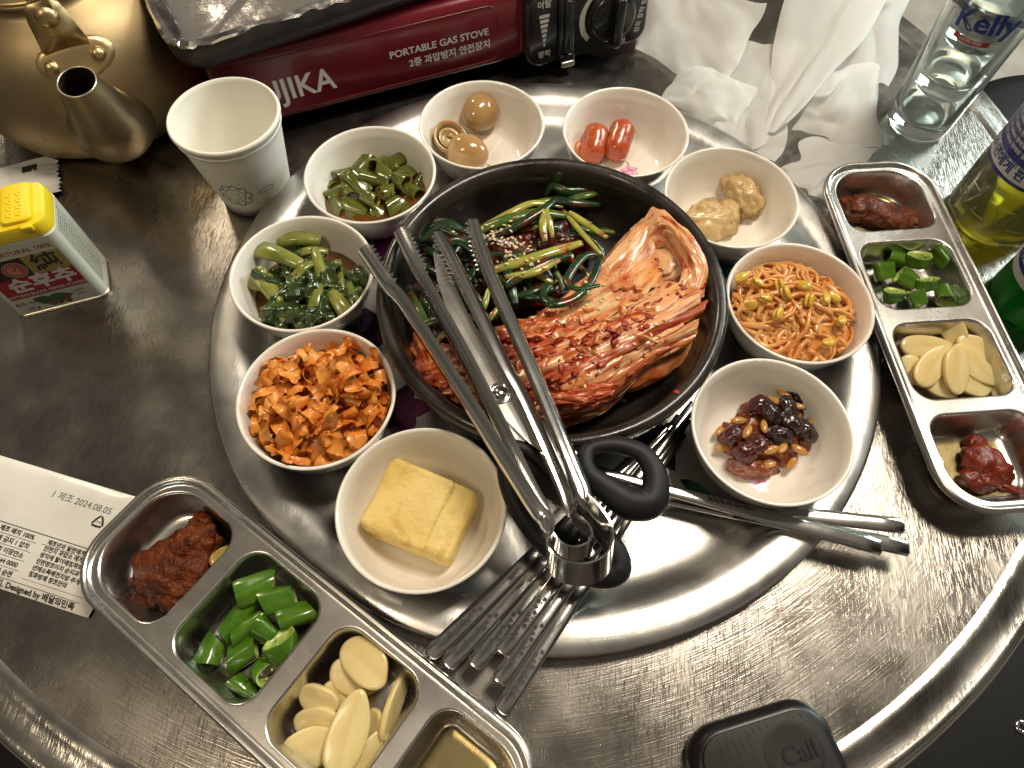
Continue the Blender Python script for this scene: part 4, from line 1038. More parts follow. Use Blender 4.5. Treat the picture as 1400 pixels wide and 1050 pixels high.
# ================================================================ food
M['chilli_skin'] = mat('chilli_skin', (.040, .125, .006), (.115, .235, .014), rough=.24, scale=45, coat=.4, sss=.1, sssr=(.002, .003, .0005))
M['chilli_flesh'] = mat('chilli_flesh', (.28, .44, .06), (.46, .56, .16), rough=.35, scale=120, coat=.3)
M['seed'] = mat('chilli_seed', (.62, .56, .30), rough=.4)
M['pickle_skin'] = mat('pickled_chilli_skin', (.055, .078, .007), (.125, .135, .016), rough=.2, scale=60, coat=.6)
M['pickle_flesh'] = mat('pickled_chilli_flesh', (.20, .18, .03), (.30, .24, .05), rough=.3, scale=120, coat=.4)
def ring_piece(r, L, wall, bend, seed, cut0=0.0, cut1=0.0):
    """hollow chilli slice along x: returns (skin, flesh)"""
    n = 22; k = 7
    def pt(a, x, rr):
        w_ = 1 + .10 * math.sin(2 * a + seed) + .07 * math.sin(3 * a + seed * 2) + .05 * math.sin(5 * a + x * 2 + seed)
        y, z = rr * w_ * math.cos(a), rr * w_ * .92 * math.sin(a)
        xx = x + (cut0 if x < 0 else cut1) * y
        return (xx, y, z + bend * (x / L) ** 2)
    loops = []
    for i in range(k + 1):
        s = i / k; x = (s - .5) * L; e = min(s, 1 - s)
        loops.append([pt(2 * PI * j / n, x, r * (1 - .12 * s) * (1 - (.06 if e < .01 else 0))) for j in range(n)])
    skin = loft(loops)
    inn = []
    ri = r - wall
    inn.append([pt(2 * PI * j / n, -L / 2, r * .94) for j in range(n)])
    inn.append([pt(2 * PI * j / n, -L / 2, ri) for j in range(n)])
    inn.append([pt(2 * PI * j / n, -L * .2, ri * .92) for j in range(n)])
    inn.append([pt(2 * PI * j / n, L * .2, ri * .86) for j in range(n)])
    inn.append([pt(2 * PI * j / n, L / 2, ri * .86) for j in range(n)])
    inn.append([pt(2 * PI * j / n, L / 2, r * .88 * .94) for j in range(n)])
    fv, ff = loft(inn)
    flesh = (fv, [tuple(reversed(f)) for f in ff])
    return skin, flesh
def chilli(name, label, group, p, euler, r, L, wall, seed, sk, fl, cut0=.2, cut1=-.2, seeds=True, bend=.1):
    t = thing(name, label, 'chilli', p, 0, group, euler)
    a, b = ring_piece(r, L, wall, bend, seed, cut0, cut1)
    mesh('skin', a, sk, t); mesh('flesh', b, fl, t)
    if seeds:
        rr = random.Random(seed)
        mesh('seeds', join(*[xf(blob(.13, .10, .05, .1, 1, i, 1), (L * (.42 - .2 * rr.random()) * (1 if i % 2 else -1), (r - wall) * .55 * math.cos(i * 2.0), (r - wall) * .55 * math.sin(i * 2.0)), (i, i * 2, i * 3)) for i in range(6)]), M['seed'], t)
    return t
R_ = math.radians
G = 'fresh chilli pieces in the dish with thick garlic slices'
lab = 'bright green chilli piece in the steel dish over the wipe packet'
for k, (p, e, r, L) in enumerate((
        ((-16.16, -22.70, 1.9), (0.2, .15, R_(28)), .85, 2.2), ((-16.90, -24.18, 1.35), (.3, -.1, R_(66)), .62, 2.9), ((-14.65, -23.10, 1.75), (.4, .1, R_(18)), .80, 1.9),
        ((-13.49, -23.90, 1.5), (.1, .2, R_(25)), .85, 2.1), ((-16.06, -24.84, 1.7), (.2, .1, R_(48)), .60, 2.2), ((-15.07, -24.96, 1.75), (.5, .3, R_(-30)), .70, 1.3),
        ((-18.08, -26.39, 1.05), (.2, .1, R_(80)), .75, 1.5), ((-16.17, -26.28, 1.25), (.4, -.1, R_(35)), .75, 1.7), ((-13.58, -25.85, 2), (.1, .75, R_(-62)), .98, 1.4),
        ((-14.53, -27.12, 1.4), (.3, -.8, R_(-40)), .8, 1.2), ((-15.64, -28.14, 1.05), (.2, .1, R_(-22)), .62, 1.9))):
    chilli('chilli_piece', {8: 'widest chilli ring showing its hollow core, in the dish over the wipe packet', 1: 'longest thin chilli strip in the dish over the wipe packet', 6: 'chilli piece lying apart from the heap, in the dish over the wipe packet'}.get(k, lab), G, p, e, r, L, .17, k + 1, M['chilli_skin'], M['chilli_flesh'], .45 * math.sin(k * 2), .5 * math.cos(k), k in (8, 9, 3), .35 * math.sin(k * 1.3))
G = 'fresh chilli rings in the dish beside the bottles'
lab = 'bright green chilli ring with pale seeds in the steel dish beside the bottles'
for k, (p, e, r, L) in enumerate((
        ((26.46, 5.79, 1.5), (.1, .5, R_(-75)), .85, 1.3), ((26.64, 3.42, 1.6), (0, .95, R_(-80)), .90, .8), ((29.03, 6.79, 2), (.1, 1.0, R_(-70)), 1.05, .8),
        ((31.19, 7.45, 1.7), (.4, .2, R_(-60)), .85, 1.7), ((28.08, 5.27, 1.35), (.1, .3, R_(-20)), .75, 1.4), ((29.39, 4.68, 1.75), (.1, .9, R_(-65)), .80, .8),
        ((30.80, 3.99, 1.35), (.3, .2, R_(80)), .75, 1.6), ((28.65, 3.62, 1.2), (.2, .5, R_(-60)), .8, 1.2), ((27.85, 7.27, 1.25), (.2, .1, R_(-15)), .75, 1.8), ((30.52, 8.72, 1.6), (.3, -.3, R_(60)), .55, 1.6), ((32.39, 6.15, 1.1), (.1, .1, R_(20)), .7, 1.3))):
    chilli('chilli_ring', {2: 'largest chilli ring facing up with pale seeds, in the dish beside the bottles', 9: 'thin pointed chilli tip behind the largest ring in the dish beside the bottles'}.get(k, lab), G, p, e, r, L, .18, k + 21, M['chilli_skin'], M['chilli_flesh'], .1, -.1, True)

# garlic slices
M['garlic'] = mat('garlic', (.70, .55, .23), (.78, .65, .34), rough=.32, scale=25, stretch=(1, 5, 1), coat=.25, sss=.35, sssr=(.006, .004, .0015), bump=.08, bscale=80)
def garlic_vf(a, b, th, seed):
    n = 28
    def loop(k, z):
        P = []
        for i in range(n):
            t = 2 * PI * i / n; r = 1 + .05 * math.sin(2 * t + seed) + .04 * math.sin(3 * t + seed)
            ct = math.copysign(abs(math.cos(t)) ** .78, math.cos(t)); x = a * ct * r; y = b * math.sin(t) * r * (1 - .22 * max(0, math.cos(t)) ** 2)
            P.append((x * k, y * k, z + .10 * (x / a) ** 2 * math.sin(seed)))
        return P
    return loft([loop(.80, -th / 2), loop(.97, -th * .42), loop(1, -th * .2), loop(1, th * .25), loop(.97, th * .44), loop(.86, th / 2), loop(.4, th / 2 + .02)], True, True)
def garlic(lab, G, rows, own):
    for k, (p, e, a, b) in enumerate(rows):
        o = mesh('garlic_slice', garlic_vf(a, b, .38, k * 1.7), M['garlic'], None, p, e)
        tag(o, own.get(k, lab), 'garlic', G)
garlic('thick raw garlic slice in the steel dish over the wipe packet', 'thick garlic slices in the dish over the wipe packet', (
    ((-9.16, -27.00, 1.45), (.25, .1, R_(-15)), 1.6, 1.05), ((-9.66, -27.76, 1), (.4, .1, R_(20)), 1.5, .95), ((-8.68, -26.21, 2.05), (.12, -.1, R_(-32)), 1.75, 1.15),
    ((-11.08, -28.41, 1.35), (.5, .1, R_(-20)), 1.3, .85), ((-11.10, -29.47, 1), (.4, -.2, R_(10)), 1.3, .85), ((-11.02, -30.88, 1.35), (.15, .1, R_(32)), 1.65, 1.15),
    ((-7.49, -29.89, 1), (.6, .1, R_(-70)), 1.5, .8), ((-7.56, -30.93, 1.2), (.5, .2, R_(55)), 1.7, .9), ((-8.93, -29.89, 2), (.1, -.12, R_(78)), 2.15, 1.15), ((-6.72, -28.16, 1.15), (1.2, .1, R_(80)), 2.05, .75)),
    {2: 'round thick garlic slice topping the pile at the end next to the serving tray', 8: 'longest broad garlic slice topping the pile in the dish over the wipe packet', 9: 'slender garlic slice leaning alone against the compartment wall beside the pile'})
garlic('pale raw garlic slice in the steel dish beside the bottles', 'garlic slices heaped in the dish beside the bottles', (
    ((28.59, 0.33, 1.1), (.5, .1, R_(5)), 1.9, .85), ((28.38, -0.84, 1.3), (.3, .1, R_(8)), 2.0, .9), ((30.44, 0.45, 1.8), (.8, .4, R_(-55)), 1.6, .8),
    ((32.44, -1.14, 1.6), (.3, .1, R_(-28)), 2.1, .95), ((31.49, -2.34, 1.6), (.2, .2, R_(-42)), 2.0, .9), ((28.24, -2.79, 1.85), (.2, -.2, R_(55)), 1.9, 1.0),
    ((29.80, -3.08, 2.1), (.2, -.3, R_(88)), 1.9, .95), ((31.54, -3.70, 1.1), (.2, .1, R_(-8)), 1.3, .8), ((28.84, -3.95, 1.2), (.3, .1, R_(-40)), 1.3, .85), ((27.33, -2.76, 1), (.3, .2, R_(-60)), 1.2, .8)),
    {2: 'garlic slice standing upright at the chilli side of the pile beside the bottles', 6: 'garlic slice lying uppermost across the middle of the pile beside the bottles'})

# soy bean pastes
M['ssamjang'] = mat('brown_bean_paste', (.060, .010, .0015), (.145, .030, .004), rough=.22, rough2=.5, scale=110, coat=.05, spec=.25, bump=.9, bscale=240, bdist=.004, c3=(.22, .08, .02), s3=320, lo3=.62, hi3=.70)
M['gochujang'] = mat('red_chilli_paste', (.105, .010, .004), (.17, .020, .006), rough=.26, rough2=.42, scale=90, coat=.08, spec=.3, bump=.6, bscale=120, bdist=.004, c3=(.30, .09, .025), s3=260, lo3=.63, hi3=.70)
m, N, L, b = new_mat('amber_oil'); M['oil'] = m
b.inputs['Base Color'].default_value = (.5, .36, .10, 1); b.inputs['Roughness'].default_value = .06
_tp = N.new('ShaderNodeBsdfTransparent'); _tp.inputs['Color'].default_value = (.94, .86, .62, 1)
_gl = N.new('ShaderNodeBsdfGlossy'); _gl.inputs['Roughness'].default_value = .05
_fr = N.new('ShaderNodeFresnel'); _fr.inputs['IOR'].default_value = 1.4
_mx = N.new('ShaderNodeMixShader'); L.new(_fr.outputs[0], _mx.inputs[0]); L.new(_tp.outputs[0], _mx.inputs[1]); L.new(_gl.outputs[0], _mx.inputs[2]); L.new(_mx.outputs[0], N['Material Output'].inputs['Surface'])
def paste(name, label, blobs, mt, seed):
    parts = [xf(blob(sx, sy, sz, .26, 1.6, seed + i, 4, 4), p, (0, 0, rz)) for i, (p, sx, sy, sz, rz) in enumerate(blobs)]
    o = mesh(name, join(*parts), mt); tag(o, label, 'paste')
    return o
paste('soybean_paste', 'glossy dark brown bean paste lump in the dish over the wipe packet', (((-21.75, -21.73, 0.9), 2.7, 2.35, 1.35, .6), ((-22.82, -22.79, 0.7), 1.7, 1.5, .9, 0), ((-21.02, -20.22, 1.3), 1.6, 1.3, 1.1, .3), ((-20.89, -18.89, 1.2), .9, .8, .8, 0), ((-20.96, -23.43, 0.7), 2.0, 1.3, .9, -.4)), M['ssamjang'], 3)
paste('soybean_paste', 'flat spread of dark brown bean paste in the dish beside the bottles', (((27.04, 12.45, 0.75), 2.8, 1.5, 1.0, -.35), ((25.76, 12.61, 0.8), 1.6, 1.4, .95, 0), ((29.39, 12.12, 0.65), 1.7, 1.1, .8, -.2)), M['ssamjang'], 12)
paste('chilli_paste', 'small dollop of red chilli paste at the end of the dish beside the bottles', (((30.98, -9.76, 0.8), 1.5, 1.6, .9, .3), ((30.31, -10.84, 0.7), 1.2, .9, .7, 0), ((31.78, -10.18, 0.7), 1.2, .9, .7, 0), ((30.81, -8.30, 0.8), .8, .7, .55, 0), ((32.53, -11.25, 0.5), 1.2, .35, .3, -.3)), M['gochujang'], 23)
def oil(o, r, k, rz_, h, label, s=1.0):
    cx = COMP[k][0]
    x = mesh('oil_pool', [*loft([rrect(5.05 * s, 5.75 * s, 1.1, h - .04, 6), rrect(4.8 * s, 5.5 * s, 1.1, h, 6)], False, True)], M['oil'], None, dpt(o, r, cx, 0, CF + .01), (0, 0, r))
    tag(x, label, 'oil')
oil(DLo, DLr, 3, 0, .28, 'thin amber liquid pooled in the last compartment of the dish over the wipe packet')
oil(DRo, DRr, 0, 0, .22, 'amber oil pooled round the brown paste in the dish beside the bottles')
oil(DRo, DRr, 3, 0, .15, 'amber oil pooled round the red chilli paste dollop', .85)
gx = mesh('garlic_slice', garlic_vf(1.1, .7, .38, 2), mat('soaked_garlic', (.34, .24, .06), (.42, .30, .09), rough=.25, coat=.5), None, (-18.93, -20.76, 1), (.5, .6, R_(60)))
tag(gx, 'oil-soaked brownish garlic piece beside the dark bean paste lump', 'garlic')

# ---------------------------------------------------------------- bowl foods
def bl(k, x=0.0, y=0.0, z=0.0): return (BOWL[k][0] + x, BOWL[k][1] + y, TZ + z)
rn = random.Random(11)
# soy eggs
M['soy_egg'] = mat('soy_egg', (.34, .19, .065), (.42, .255, .105), rough=.16, scale=30, coat=.6, sss=.2, sssr=(.004, .002, .001))
M['yolk'] = mat('egg_hollow', (.30, .19, .055), (.38, .26, .09), rough=.3, scale=60, coat=.4)
def egg_vf(L, r, n=36, m=24):
    P = []
    for i in range(m + 1):
        t = PI * i / m; x = -math.cos(t) * L; rr = r * math.sin(t) * (1 + .16 * math.cos(t)); P.append((rr, x))
    return lathe(P, n)
o = mesh('soy_egg', mapv(egg_vf(1.85, 1.62), lambda v: v - v.normalized() * .22 * math.exp(-((v - Vector((-1.3, 0, .1))).length / .45) ** 2) if v.length > 0 else v), M['soy_egg'], None, (-7.06, 18.91, 2.75), (R_(75), .3, R_(-20)))
tag(o, 'whole brown soy egg with a small dimple, resting against the bowl wall', 'egg')
o = mesh('soy_egg', egg_vf(1.85, 1.55), M['soy_egg'], None, (-7.49, 14.35, 2.5), (R_(80), R_(12), R_(70)))
tag(o, 'smooth light brown soy egg beside the halved egg and flower print', 'egg')
he = thing('halved_soy_egg', 'halved soy egg with a scooped out hollow facing up', 'egg', (-9.13, 15.58, 2.9), 0, None, (R_(22), R_(14), R_(30)))
cupo = [(0, -1.25), (.55, -1.15), (.95, -.8), (1.2, -.3), (1.28, .15), (1.22, .2), (1.1, .17), (.98, -.15), (.75, -.45), (.4, -.62), (0, -.66)]
mesh('egg_white', xf(lathe(cupo, 40), scale=(1.2, 1.2, 1.1)), M['soy_egg'], he)
mesh('yolk_hollow', lathe([(0, -.42), (.4, -.45), (.75, -.35), (.98, -.08), (1.0, -.12), (.8, -.5), (0, -.65)], 32), M['yolk'], he)
mesh('yolk_crumb', xf(blob(.32, .25, .2, .3, 2, 4, 2), (.25, .35, -.35)), M['soy_egg'], he)
# sausages
M['sausage'] = mat('sausage', (.33, .045, .012), (.46, .10, .024), rough=.24, scale=60, coat=.5, bump=.5, bscale=120, c3=(.16, .02, .008), s3=90, lo3=.58, hi3=.70)
M['sausage_cut'] = mat('sausage_cut', (.52, .16, .06), (.60, .22, .09), rough=.35, scale=120, coat=.3)
def sausage_vf(L, r, seed):
    n = 14; path = [(L * (i / n - .5), 0, .10 * math.cos(PI * (i / n - .5))) for i in range(n + 1)]
    rr = [r * (1 - .75 * (abs(2 * i / n - 1)) ** 7) for i in range(n + 1)]
    v = tube(path, rr, 22)
    return mapv(v, lambda p: p * (1 + .05 * fbm(p * 1.4 + Vector((seed, 0, 0)), 3)))
for k, (p, e, L, lab) in enumerate((((3.14, 16.67, 2.25), (.2, -.25, R_(82)), 3.1, 'glazed red cocktail sausage with a torn end, next to the loose chunk'), ((5.26, 17.17, 2.3), (.1, -.25, R_(78)), 3.3, 'glazed red cocktail sausage with a dark scorch on top, next to the flower print'))):
    o = mesh('sausage', sausage_vf(L * 1.12, 1.12, k * 5), M['sausage'], None, p, e); tag(o, lab, 'sausage')
o = mesh('sausage_chunk', blob(.55, .9, .8, .2, 1.5, 6, 3), M['sausage_cut'], None, (1.81, 16.54, 1.6)); tag(o, 'small orange red sausage chunk at the bowl wall', 'sausage')
# fishcakes
M['fishcake'] = mat('fishcake', (.50, .33, .14), (.62, .46, .23), rough=.36, scale=50, coat=.3, bump=.6, bscale=130, bdist=.003, c3=(.30, .17, .06), s3=75, lo3=.50, hi3=.70, sss=.1)
def crumple(sx, sy, sz, seed, amp=.28):
    off = Vector((seed * 4.1, seed, 0))
    def fn(v):
        f = 1 + amp * (abs(noise.noise(v * 1.3 + off)) * 1.6 - .4) + .10 * abs(noise.noise(v * 3.3 + off)) - .05
        return Vector((v.x * sx * f, v.y * sy * f, v.z * sz * f))
    return mapv(ico(5), fn)
o = mesh('fishcake', crumple(2.5, 1.8, 1.15, 2), M['fishcake'], None, (13.11, 9.56, 1.9), (.1, .1, .2)); tag(o, 'folded beige fishcake lump lying flat in the bowl', 'fishcake')
o = mesh('fishcake', crumple(2.25, 1.45, 1.4, 7), M['fishcake'], None, (15.60, 11.96, 2.2), (.3, .2, R_(-55))); tag(o, 'narrow beige fishcake lump leaning behind the flat one', 'fishcake')
# rolled omelette
M['omelette'] = mat('omelette', (.72, .52, .16), (.80, .65, .28), rough=.52, scale=35, spec=.3, sss=.15, sssr=(.002, .0015, .0006), bump=.8, bscale=90, bdist=.005, c3=(.52, .30, .045), s3=70, lo3=.56, hi3=.76)
def block(sx, sy, sz, seed):
    v = rbox(sx, sy, sz, .38, .5, 5, 0, 4)
    # resample: subdivide through bmesh so that it can be bent
    bm = bmesh.new(); vs = [bm.verts.new(p) for p in v[0]]
    for f in v[1]: bm.faces.new([vs[i] for i in f])
    big = [f for f in bm.faces if len(f.verts) > 4]
    bmesh.ops.triangulate(bm, faces=big)
    bmesh.ops.subdivide_edges(bm, edges=[e for e in bm.edges if e.calc_length() > .5], cuts=6, use_grid_fill=True)
    bmesh.ops.triangulate(bm, faces=bm.faces[:])
    bm.verts.index_update()
    V = [v_.co.copy() for v_ in bm.verts]; F = [tuple(q.index for q in f.verts) for f in bm.faces]; bm.free()
    out = []
    for p in V:
        n = fbm(p * .55 + Vector((seed, 0, 0)), 3)
        out.append((p.x * (1 + .04 * n), p.y * (1 + .05 * noise.noise(p * .4 + Vector((0, seed, 0)))), p.z + .16 * n * (1 if p.z > sz * .5 else 0)))
    return out, F
eo = thing('rolled_omelette', 'thick yellow block of rolled omelette with a folded end', 'omelette', (-6.77, -17.10, 1.15), R_(-17))
mesh('roll', mapv(block(4.6, 4.9, 2.5, 3), lambda v: v + Vector((-.75, 0, 0))), M['omelette'], eo)
mesh('outer_fold', mapv(block(2.1, 4.75, 2.25, 8), lambda v: Vector((v.x + 2.05, v.y, v.z + .05 - .10 * (v.x) ))), M['omelette'], eo)
# pickled chillies in brine
M['brine'] = glass('soy_brine', (.62, .28, .05), 1.36, .0)
def pool(k, r, z, label, mt):
    o = mesh('brine_pool', lathe([(0, 0), (r * .92, 0), (r, z * .0 + .12), (r, .14), (0, .14)], 64), mt, None, bl(k, 0, 0, z)); tag(o, label, 'sauce')
M['brine_surface'] = mat('brine_surface', (.24, .095, .016), rough=.05, coat=.5, trans=.55, ior=1.36)
pool('chilli', 4.12, 1.75, 'shiny brown brine under the pickled chillies', M['brine_surface'])
pool('greens', 4.12, 1.75, 'shiny brown broth under the leafy greens', M['brine_surface'])
G = 'pickled chilli pieces in the bowl'; lab = 'olive green pickled chilli slice lying in brown brine'
spots = [(-17.92, 8.96, 2), (-17.50, 10.89, 2.4), (-15.98, 11.83, 2.6), (-16.61, 9.22, 2.7), (-15.09, 10.12, 3), (-14.55, 11.86, 2.7), (-13.30, 12.69, 2.5), (-12.52, 10.22, 2.9), (-13.37, 8.93, 3), (-14.55, 8.12, 2.9), (-12.11, 11.60, 2.2), (-11.60, 9.68, 2.3), (-12.70, 7.98, 2.4), (-14.12, 7.41, 2.2), (-15.85, 7.63, 2.2), (-17.39, 7.76, 1.9), (-15.79, 9.59, 2.9), (-11.30, 10.99, 1.9), (-16.25, 7.03, 1.7), (-13.89, 10.30, 3.1), (-18.72, 10.28, 1.9), (-11.84, 8.14, 1.8)]
for k, p in enumerate(spots):
    chilli('pickled_chilli', lab, G, p, (rn.uniform(-.4, .4), rn.uniform(-.3, .5), rn.uniform(-1.2, 1.2)), rn.uniform(.58, .82), rn.uniform(1.2, 2.2), .13, k + 50, M['pickle_skin'], M['pickle_flesh'], rn.uniform(-.6, .6), rn.uniform(-.6, .6), k % 4 == 0)
# leafy greens
M['greens_leaf'] = mat('greens_leaf', (.010, .026, .006), (.06, .095, .018), rough=.2, scale=45, coat=.35, bump=.4, bscale=90, bdist=.003)
M['greens_stem'] = mat('greens_stem', (.13, .16, .025), (.26, .26, .06), rough=.22, scale=70, coat=.5, stretch=(1, 1, 1), bump=.3, bscale=150)
def leaf_sheet(L, W, seed, amp=.5, curl=.6, nu=16, nv=10, freq=1.1):
    V, F = [], []; uv = []
    s = Vector((seed * 3.3, seed * 1.7, seed))
    for i in range(nu + 1):
        u = i / nu
        for j in range(nv + 1):
            v = j / nv - .5; w_ = W * (.72 + .28 * math.sin(PI * u)) * (1 + .18 * noise.noise(Vector((u * 4, seed, 0))))
            x = (u - .5) * L; y = v * w_
            q = Vector((x * freq, y * freq * 1.2, 0)) + s
            z = amp * (fbm(q, 3)) - curl * (2 * v) ** 2 * .5 + .3 * curl * math.sin(u * PI)
            V.append((x + .35 * amp * noise.noise(q * 1.5 + Vector((7, 0, 0))), y + .35 * amp * noise.noise(q * 1.5 + Vector((0, 7, 0))), z)); uv.append((u, v + .5))
    for i in range(nu):
        for j in range(nv): F.append((i * (nv + 1) + j, (i + 1) * (nv + 1) + j, (i + 1) * (nv + 1) + j + 1, i * (nv + 1) + j + 1))
    return V, F, uv
gt = thing('leafy_greens', 'dark green seasoned leafy greens with pale stems heaped in a bowl', 'vegetables', bl('greens', 0, 0, 1.4))
for k in range(34):
    a = rn.uniform(0, 6.28); r = 3.1 * math.sqrt(rn.random()); z = .7 + 1.15 * (1 - (r / 3.6) ** 2) + rn.uniform(0, .45)
    v = leaf_sheet(rn.uniform(2.8, 4.4), rn.uniform(.8, 1.7), k, .55, .9, 22, 10, .9)
    mesh('leaf', (v[0], v[1]), M['greens_leaf'], gt, (r * math.cos(a), r * math.sin(a) - .2, z), (rn.uniform(-.6, .6), rn.uniform(-.5, .5), rn.uniform(0, 6.3)))
def stem(p, q, r, seed):
    A, B = Vector(p), Vector(q); C0 = Vector(bl('greens', 0, 0, 1.4)); A -= C0; B -= C0; A.z += .4; B.z += .4
    n = 12; P = [tuple(A.lerp(B, i / n) + Vector((0, 0, .25 * math.sin(PI * i / n)))) for i in range(n + 1)]
    v = sweep(P, [[(r * (1.2 - .4 * i / n) * math.cos(t) * (1 + .12 * math.cos(5 * t + seed)), r * (.62) * math.sin(t)) for t in [2 * PI * j / 16 for j in range(16)]] for i in range(n + 1)])
    mesh('stem', v, M['greens_stem'], gt)
for k, (p, q, r) in enumerate((((-21.57, 1.46, 3.6), (-18.08, 0.21, 3.6), .62), ((-20.51, 2.81, 3.2), (-17.43, 2.97, 3.1), .6), ((-16.32, -0.77, 3.6), (-17.47, 1.77, 3.7), .42), ((-20.91, -0.98, 3.3), (-19.05, -3.03, 3.2), .6), ((-16.33, -4.17, 2.9), (-16.48, -1.37, 3.5), .5), ((-13.93, -3.50, 2.7), (-15.47, -1.86, 3.4), .55), ((-21.44, -1.52, 2.6), (-21.08, -0.04, 3.2), .6), ((-15.73, 1.07, 3.3), (-14.57, -1.96, 3.2), .32), ((-18.48, -3.86, 2.6), (-19.80, -3.22, 2.9), .5), ((-18.31, -1.03, 3.7), (-17.23, 0.34, 3.8), .4), ((-18.45, 1.57, 3.4), (-16.56, 1.83, 3.3), .35), ((-13.59, -2.69, 2.5), (-14.52, -0.83, 3), .4))):
    stem(p, q, r, k)
# shredded strips
M['strip'] = mat('orange_strip', (.64, .19, .02), (.78, .34, .07), rough=.32, scale=55, coat=.15, sss=.2, sssr=(.004, .0015, .0005), bump=.25, bscale=110, c3=(.46, .08, .008), s3=140, lo3=.60, hi3=.72)
def heap_z(r, R, top): return top * (1 - (r / R) ** 2.4)
parts = []
for k in range(300):
    a = rn.uniform(0, 6.28); r = 4.2 * math.sqrt(rn.random()) ; z = 2.75 + heap_z(r, 4.4, 1.75) + rn.uniform(-.3, .2)
    # a ribbon that folds over itself, with ruffled edges
    P = []; d = Vector((rn.gauss(0, 1), rn.gauss(0, 1), rn.gauss(0, .6))).normalized(); nrm = Vector((rn.gauss(0, .5), rn.gauss(0, .5), 1)).normalized()
    p = Vector((r * math.cos(a), r * math.sin(a), z)); kap = rn.choice((-1, 1)) * rn.uniform(.10, .30); tw = rn.uniform(-.12, .12)
    W = rn.uniform(.6, 1.3); V, F = [], []; nu, nv = 22, 8; sd = rn.uniform(0, 50)
    for i in range(nu + 1):
        side = d.cross(nrm).normalized()
        for j in range(nv + 1):
            t = j / nv - .5; e = abs(2 * t) ** 2; w_ = W * (1 - .75 * abs(2 * i / nu - 1) ** 5)
            q = Vector((i * .22 + sd, t * 1.5, sd))
            V.append(tuple(p + side * (t * w_) + nrm * (.26 * e * noise.noise(q * 2.2) + .16 * noise.noise(q * 1.1) - .25 * e * math.sin(sd)) + d * (.12 * e * noise.noise(q * 3))))
        rot_ = Matrix.Rotation(kap + .25 * noise.noise(Vector((i * .3, sd, 0))), 3, side); d = (rot_ @ d).normalized(); nrm = (rot_ @ nrm).normalized()
        nrm = (Matrix.Rotation(tw, 3, d) @ nrm).normalized(); p = p + d * .125
    for i in range(nu):
        for j in range(nv): F.append((i * (nv + 1) + j, (i + 1) * (nv + 1) + j, (i + 1) * (nv + 1) + j + 1, i * (nv + 1) + j + 1))
    parts.append((V, F))
base = mapv(xf(ico(4), (0, 0, 0)), lambda v: Vector((v.x * 4.1, v.y * 4.1, 2.6 + v.z * (1.7 if v.z > 0 else 1.5))) * (1 + .02 * noise.noise(v * 3)))
def in_bowl(v):
    # keep food inside the bowl wall
    z = v.z; lim = 3.15 if z < .9 else 3.15 + (z - .9) * 1.2 if z < 1.25 else 3.57 + (z - 1.25) * .57 if z < 2.2 else 4.11 + (z - 2.2) * .30
    r = math.hypot(v.x, v.y); z = max(z, .8)
    return Vector((v.x * lim / r, v.y * lim / r, z)) if r > lim else Vector((v.x, v.y, z))
o = mesh('shredded_strips', mapv(join(base, *parts), in_bowl), M['strip'], None, bl('carrot')); tag(o, 'heap of wrinkled orange shredded vegetable strips in a bowl', 'vegetables'); o['kind'] = 'stuff'
# bean sprouts
M['sprout'] = mat('sprout_strand', (.60, .23, .05), (.74, .40, .14), rough=.25, scale=60, coat=.45, sss=.2, sssr=(.004, .002, .0006), c3=(.50, .13, .025), s3=120, lo3=.58, hi3=.70)
M['bean_head'] = mat('yellow_bean', (.62, .38, .04), (.68, .47, .08), rough=.22, scale=60, coat=.5, sss=.15)
parts = []
for k in range(270):
    a = rn.uniform(0, 6.28); r = 4.2 * math.sqrt(rn.random()); z = 2.7 + heap_z(r, 4.35, 1.7) + rn.uniform(-.45, .25)
    P = []; h = rn.uniform(0, 6.28) if rn.random() < .45 else rn.gauss(2.5, .5); p = Vector((r * math.cos(a), r * math.sin(a), z)); pitch = rn.uniform(-.15, .25)
    bend = rn.uniform(-.42, .42)
    for i in range(11):
        P.append(tuple(p)); d = Vector((math.cos(h), math.sin(h), pitch)); p = p + d * .36; h += bend + rn.uniform(-.25, .25); pitch -= .07
        rr = math.hypot(p.x, p.y)
        if rr > 4.5: p.x *= 4.5 / rr; p.y *= 4.5 / rr
        lim = 2.85 + heap_z(min(rr, 4.3), 4.4, 1.8); p.z = min(p.z, lim + .25)
    w_ = rn.uniform(.13, .24)
    parts.append(tube(P, [w_ * (.55 + .45 * math.sin(PI * min(.95, i / 10 + .1))) for i in range(11)], 7))
base = mapv(ico(4), lambda v: Vector((v.x * 4.1, v.y * 4.1, 2.5 + v.z * 1.6)))
spt = thing('bean_sprouts', 'tangle of orange seasoned bean sprouts with yellow heads filling a bowl', 'vegetables', bl('sprout'))
so = mesh('sprout_strands', mapv(join(base, *parts), in_bowl), M['sprout'], spt); so['kind'] = 'stuff'
hv = make_mesh('bean_head', join(xf(blob(.55, .34, .17, .1, 1, 3, 3), (0, 0, .13), (.25, 0, 0)), xf(blob(.52, .32, .15, .1, 1, 5, 3), (.03, 0, -.13), (-.2, 0, 0)))); hv.materials.append(M['bean_head'])
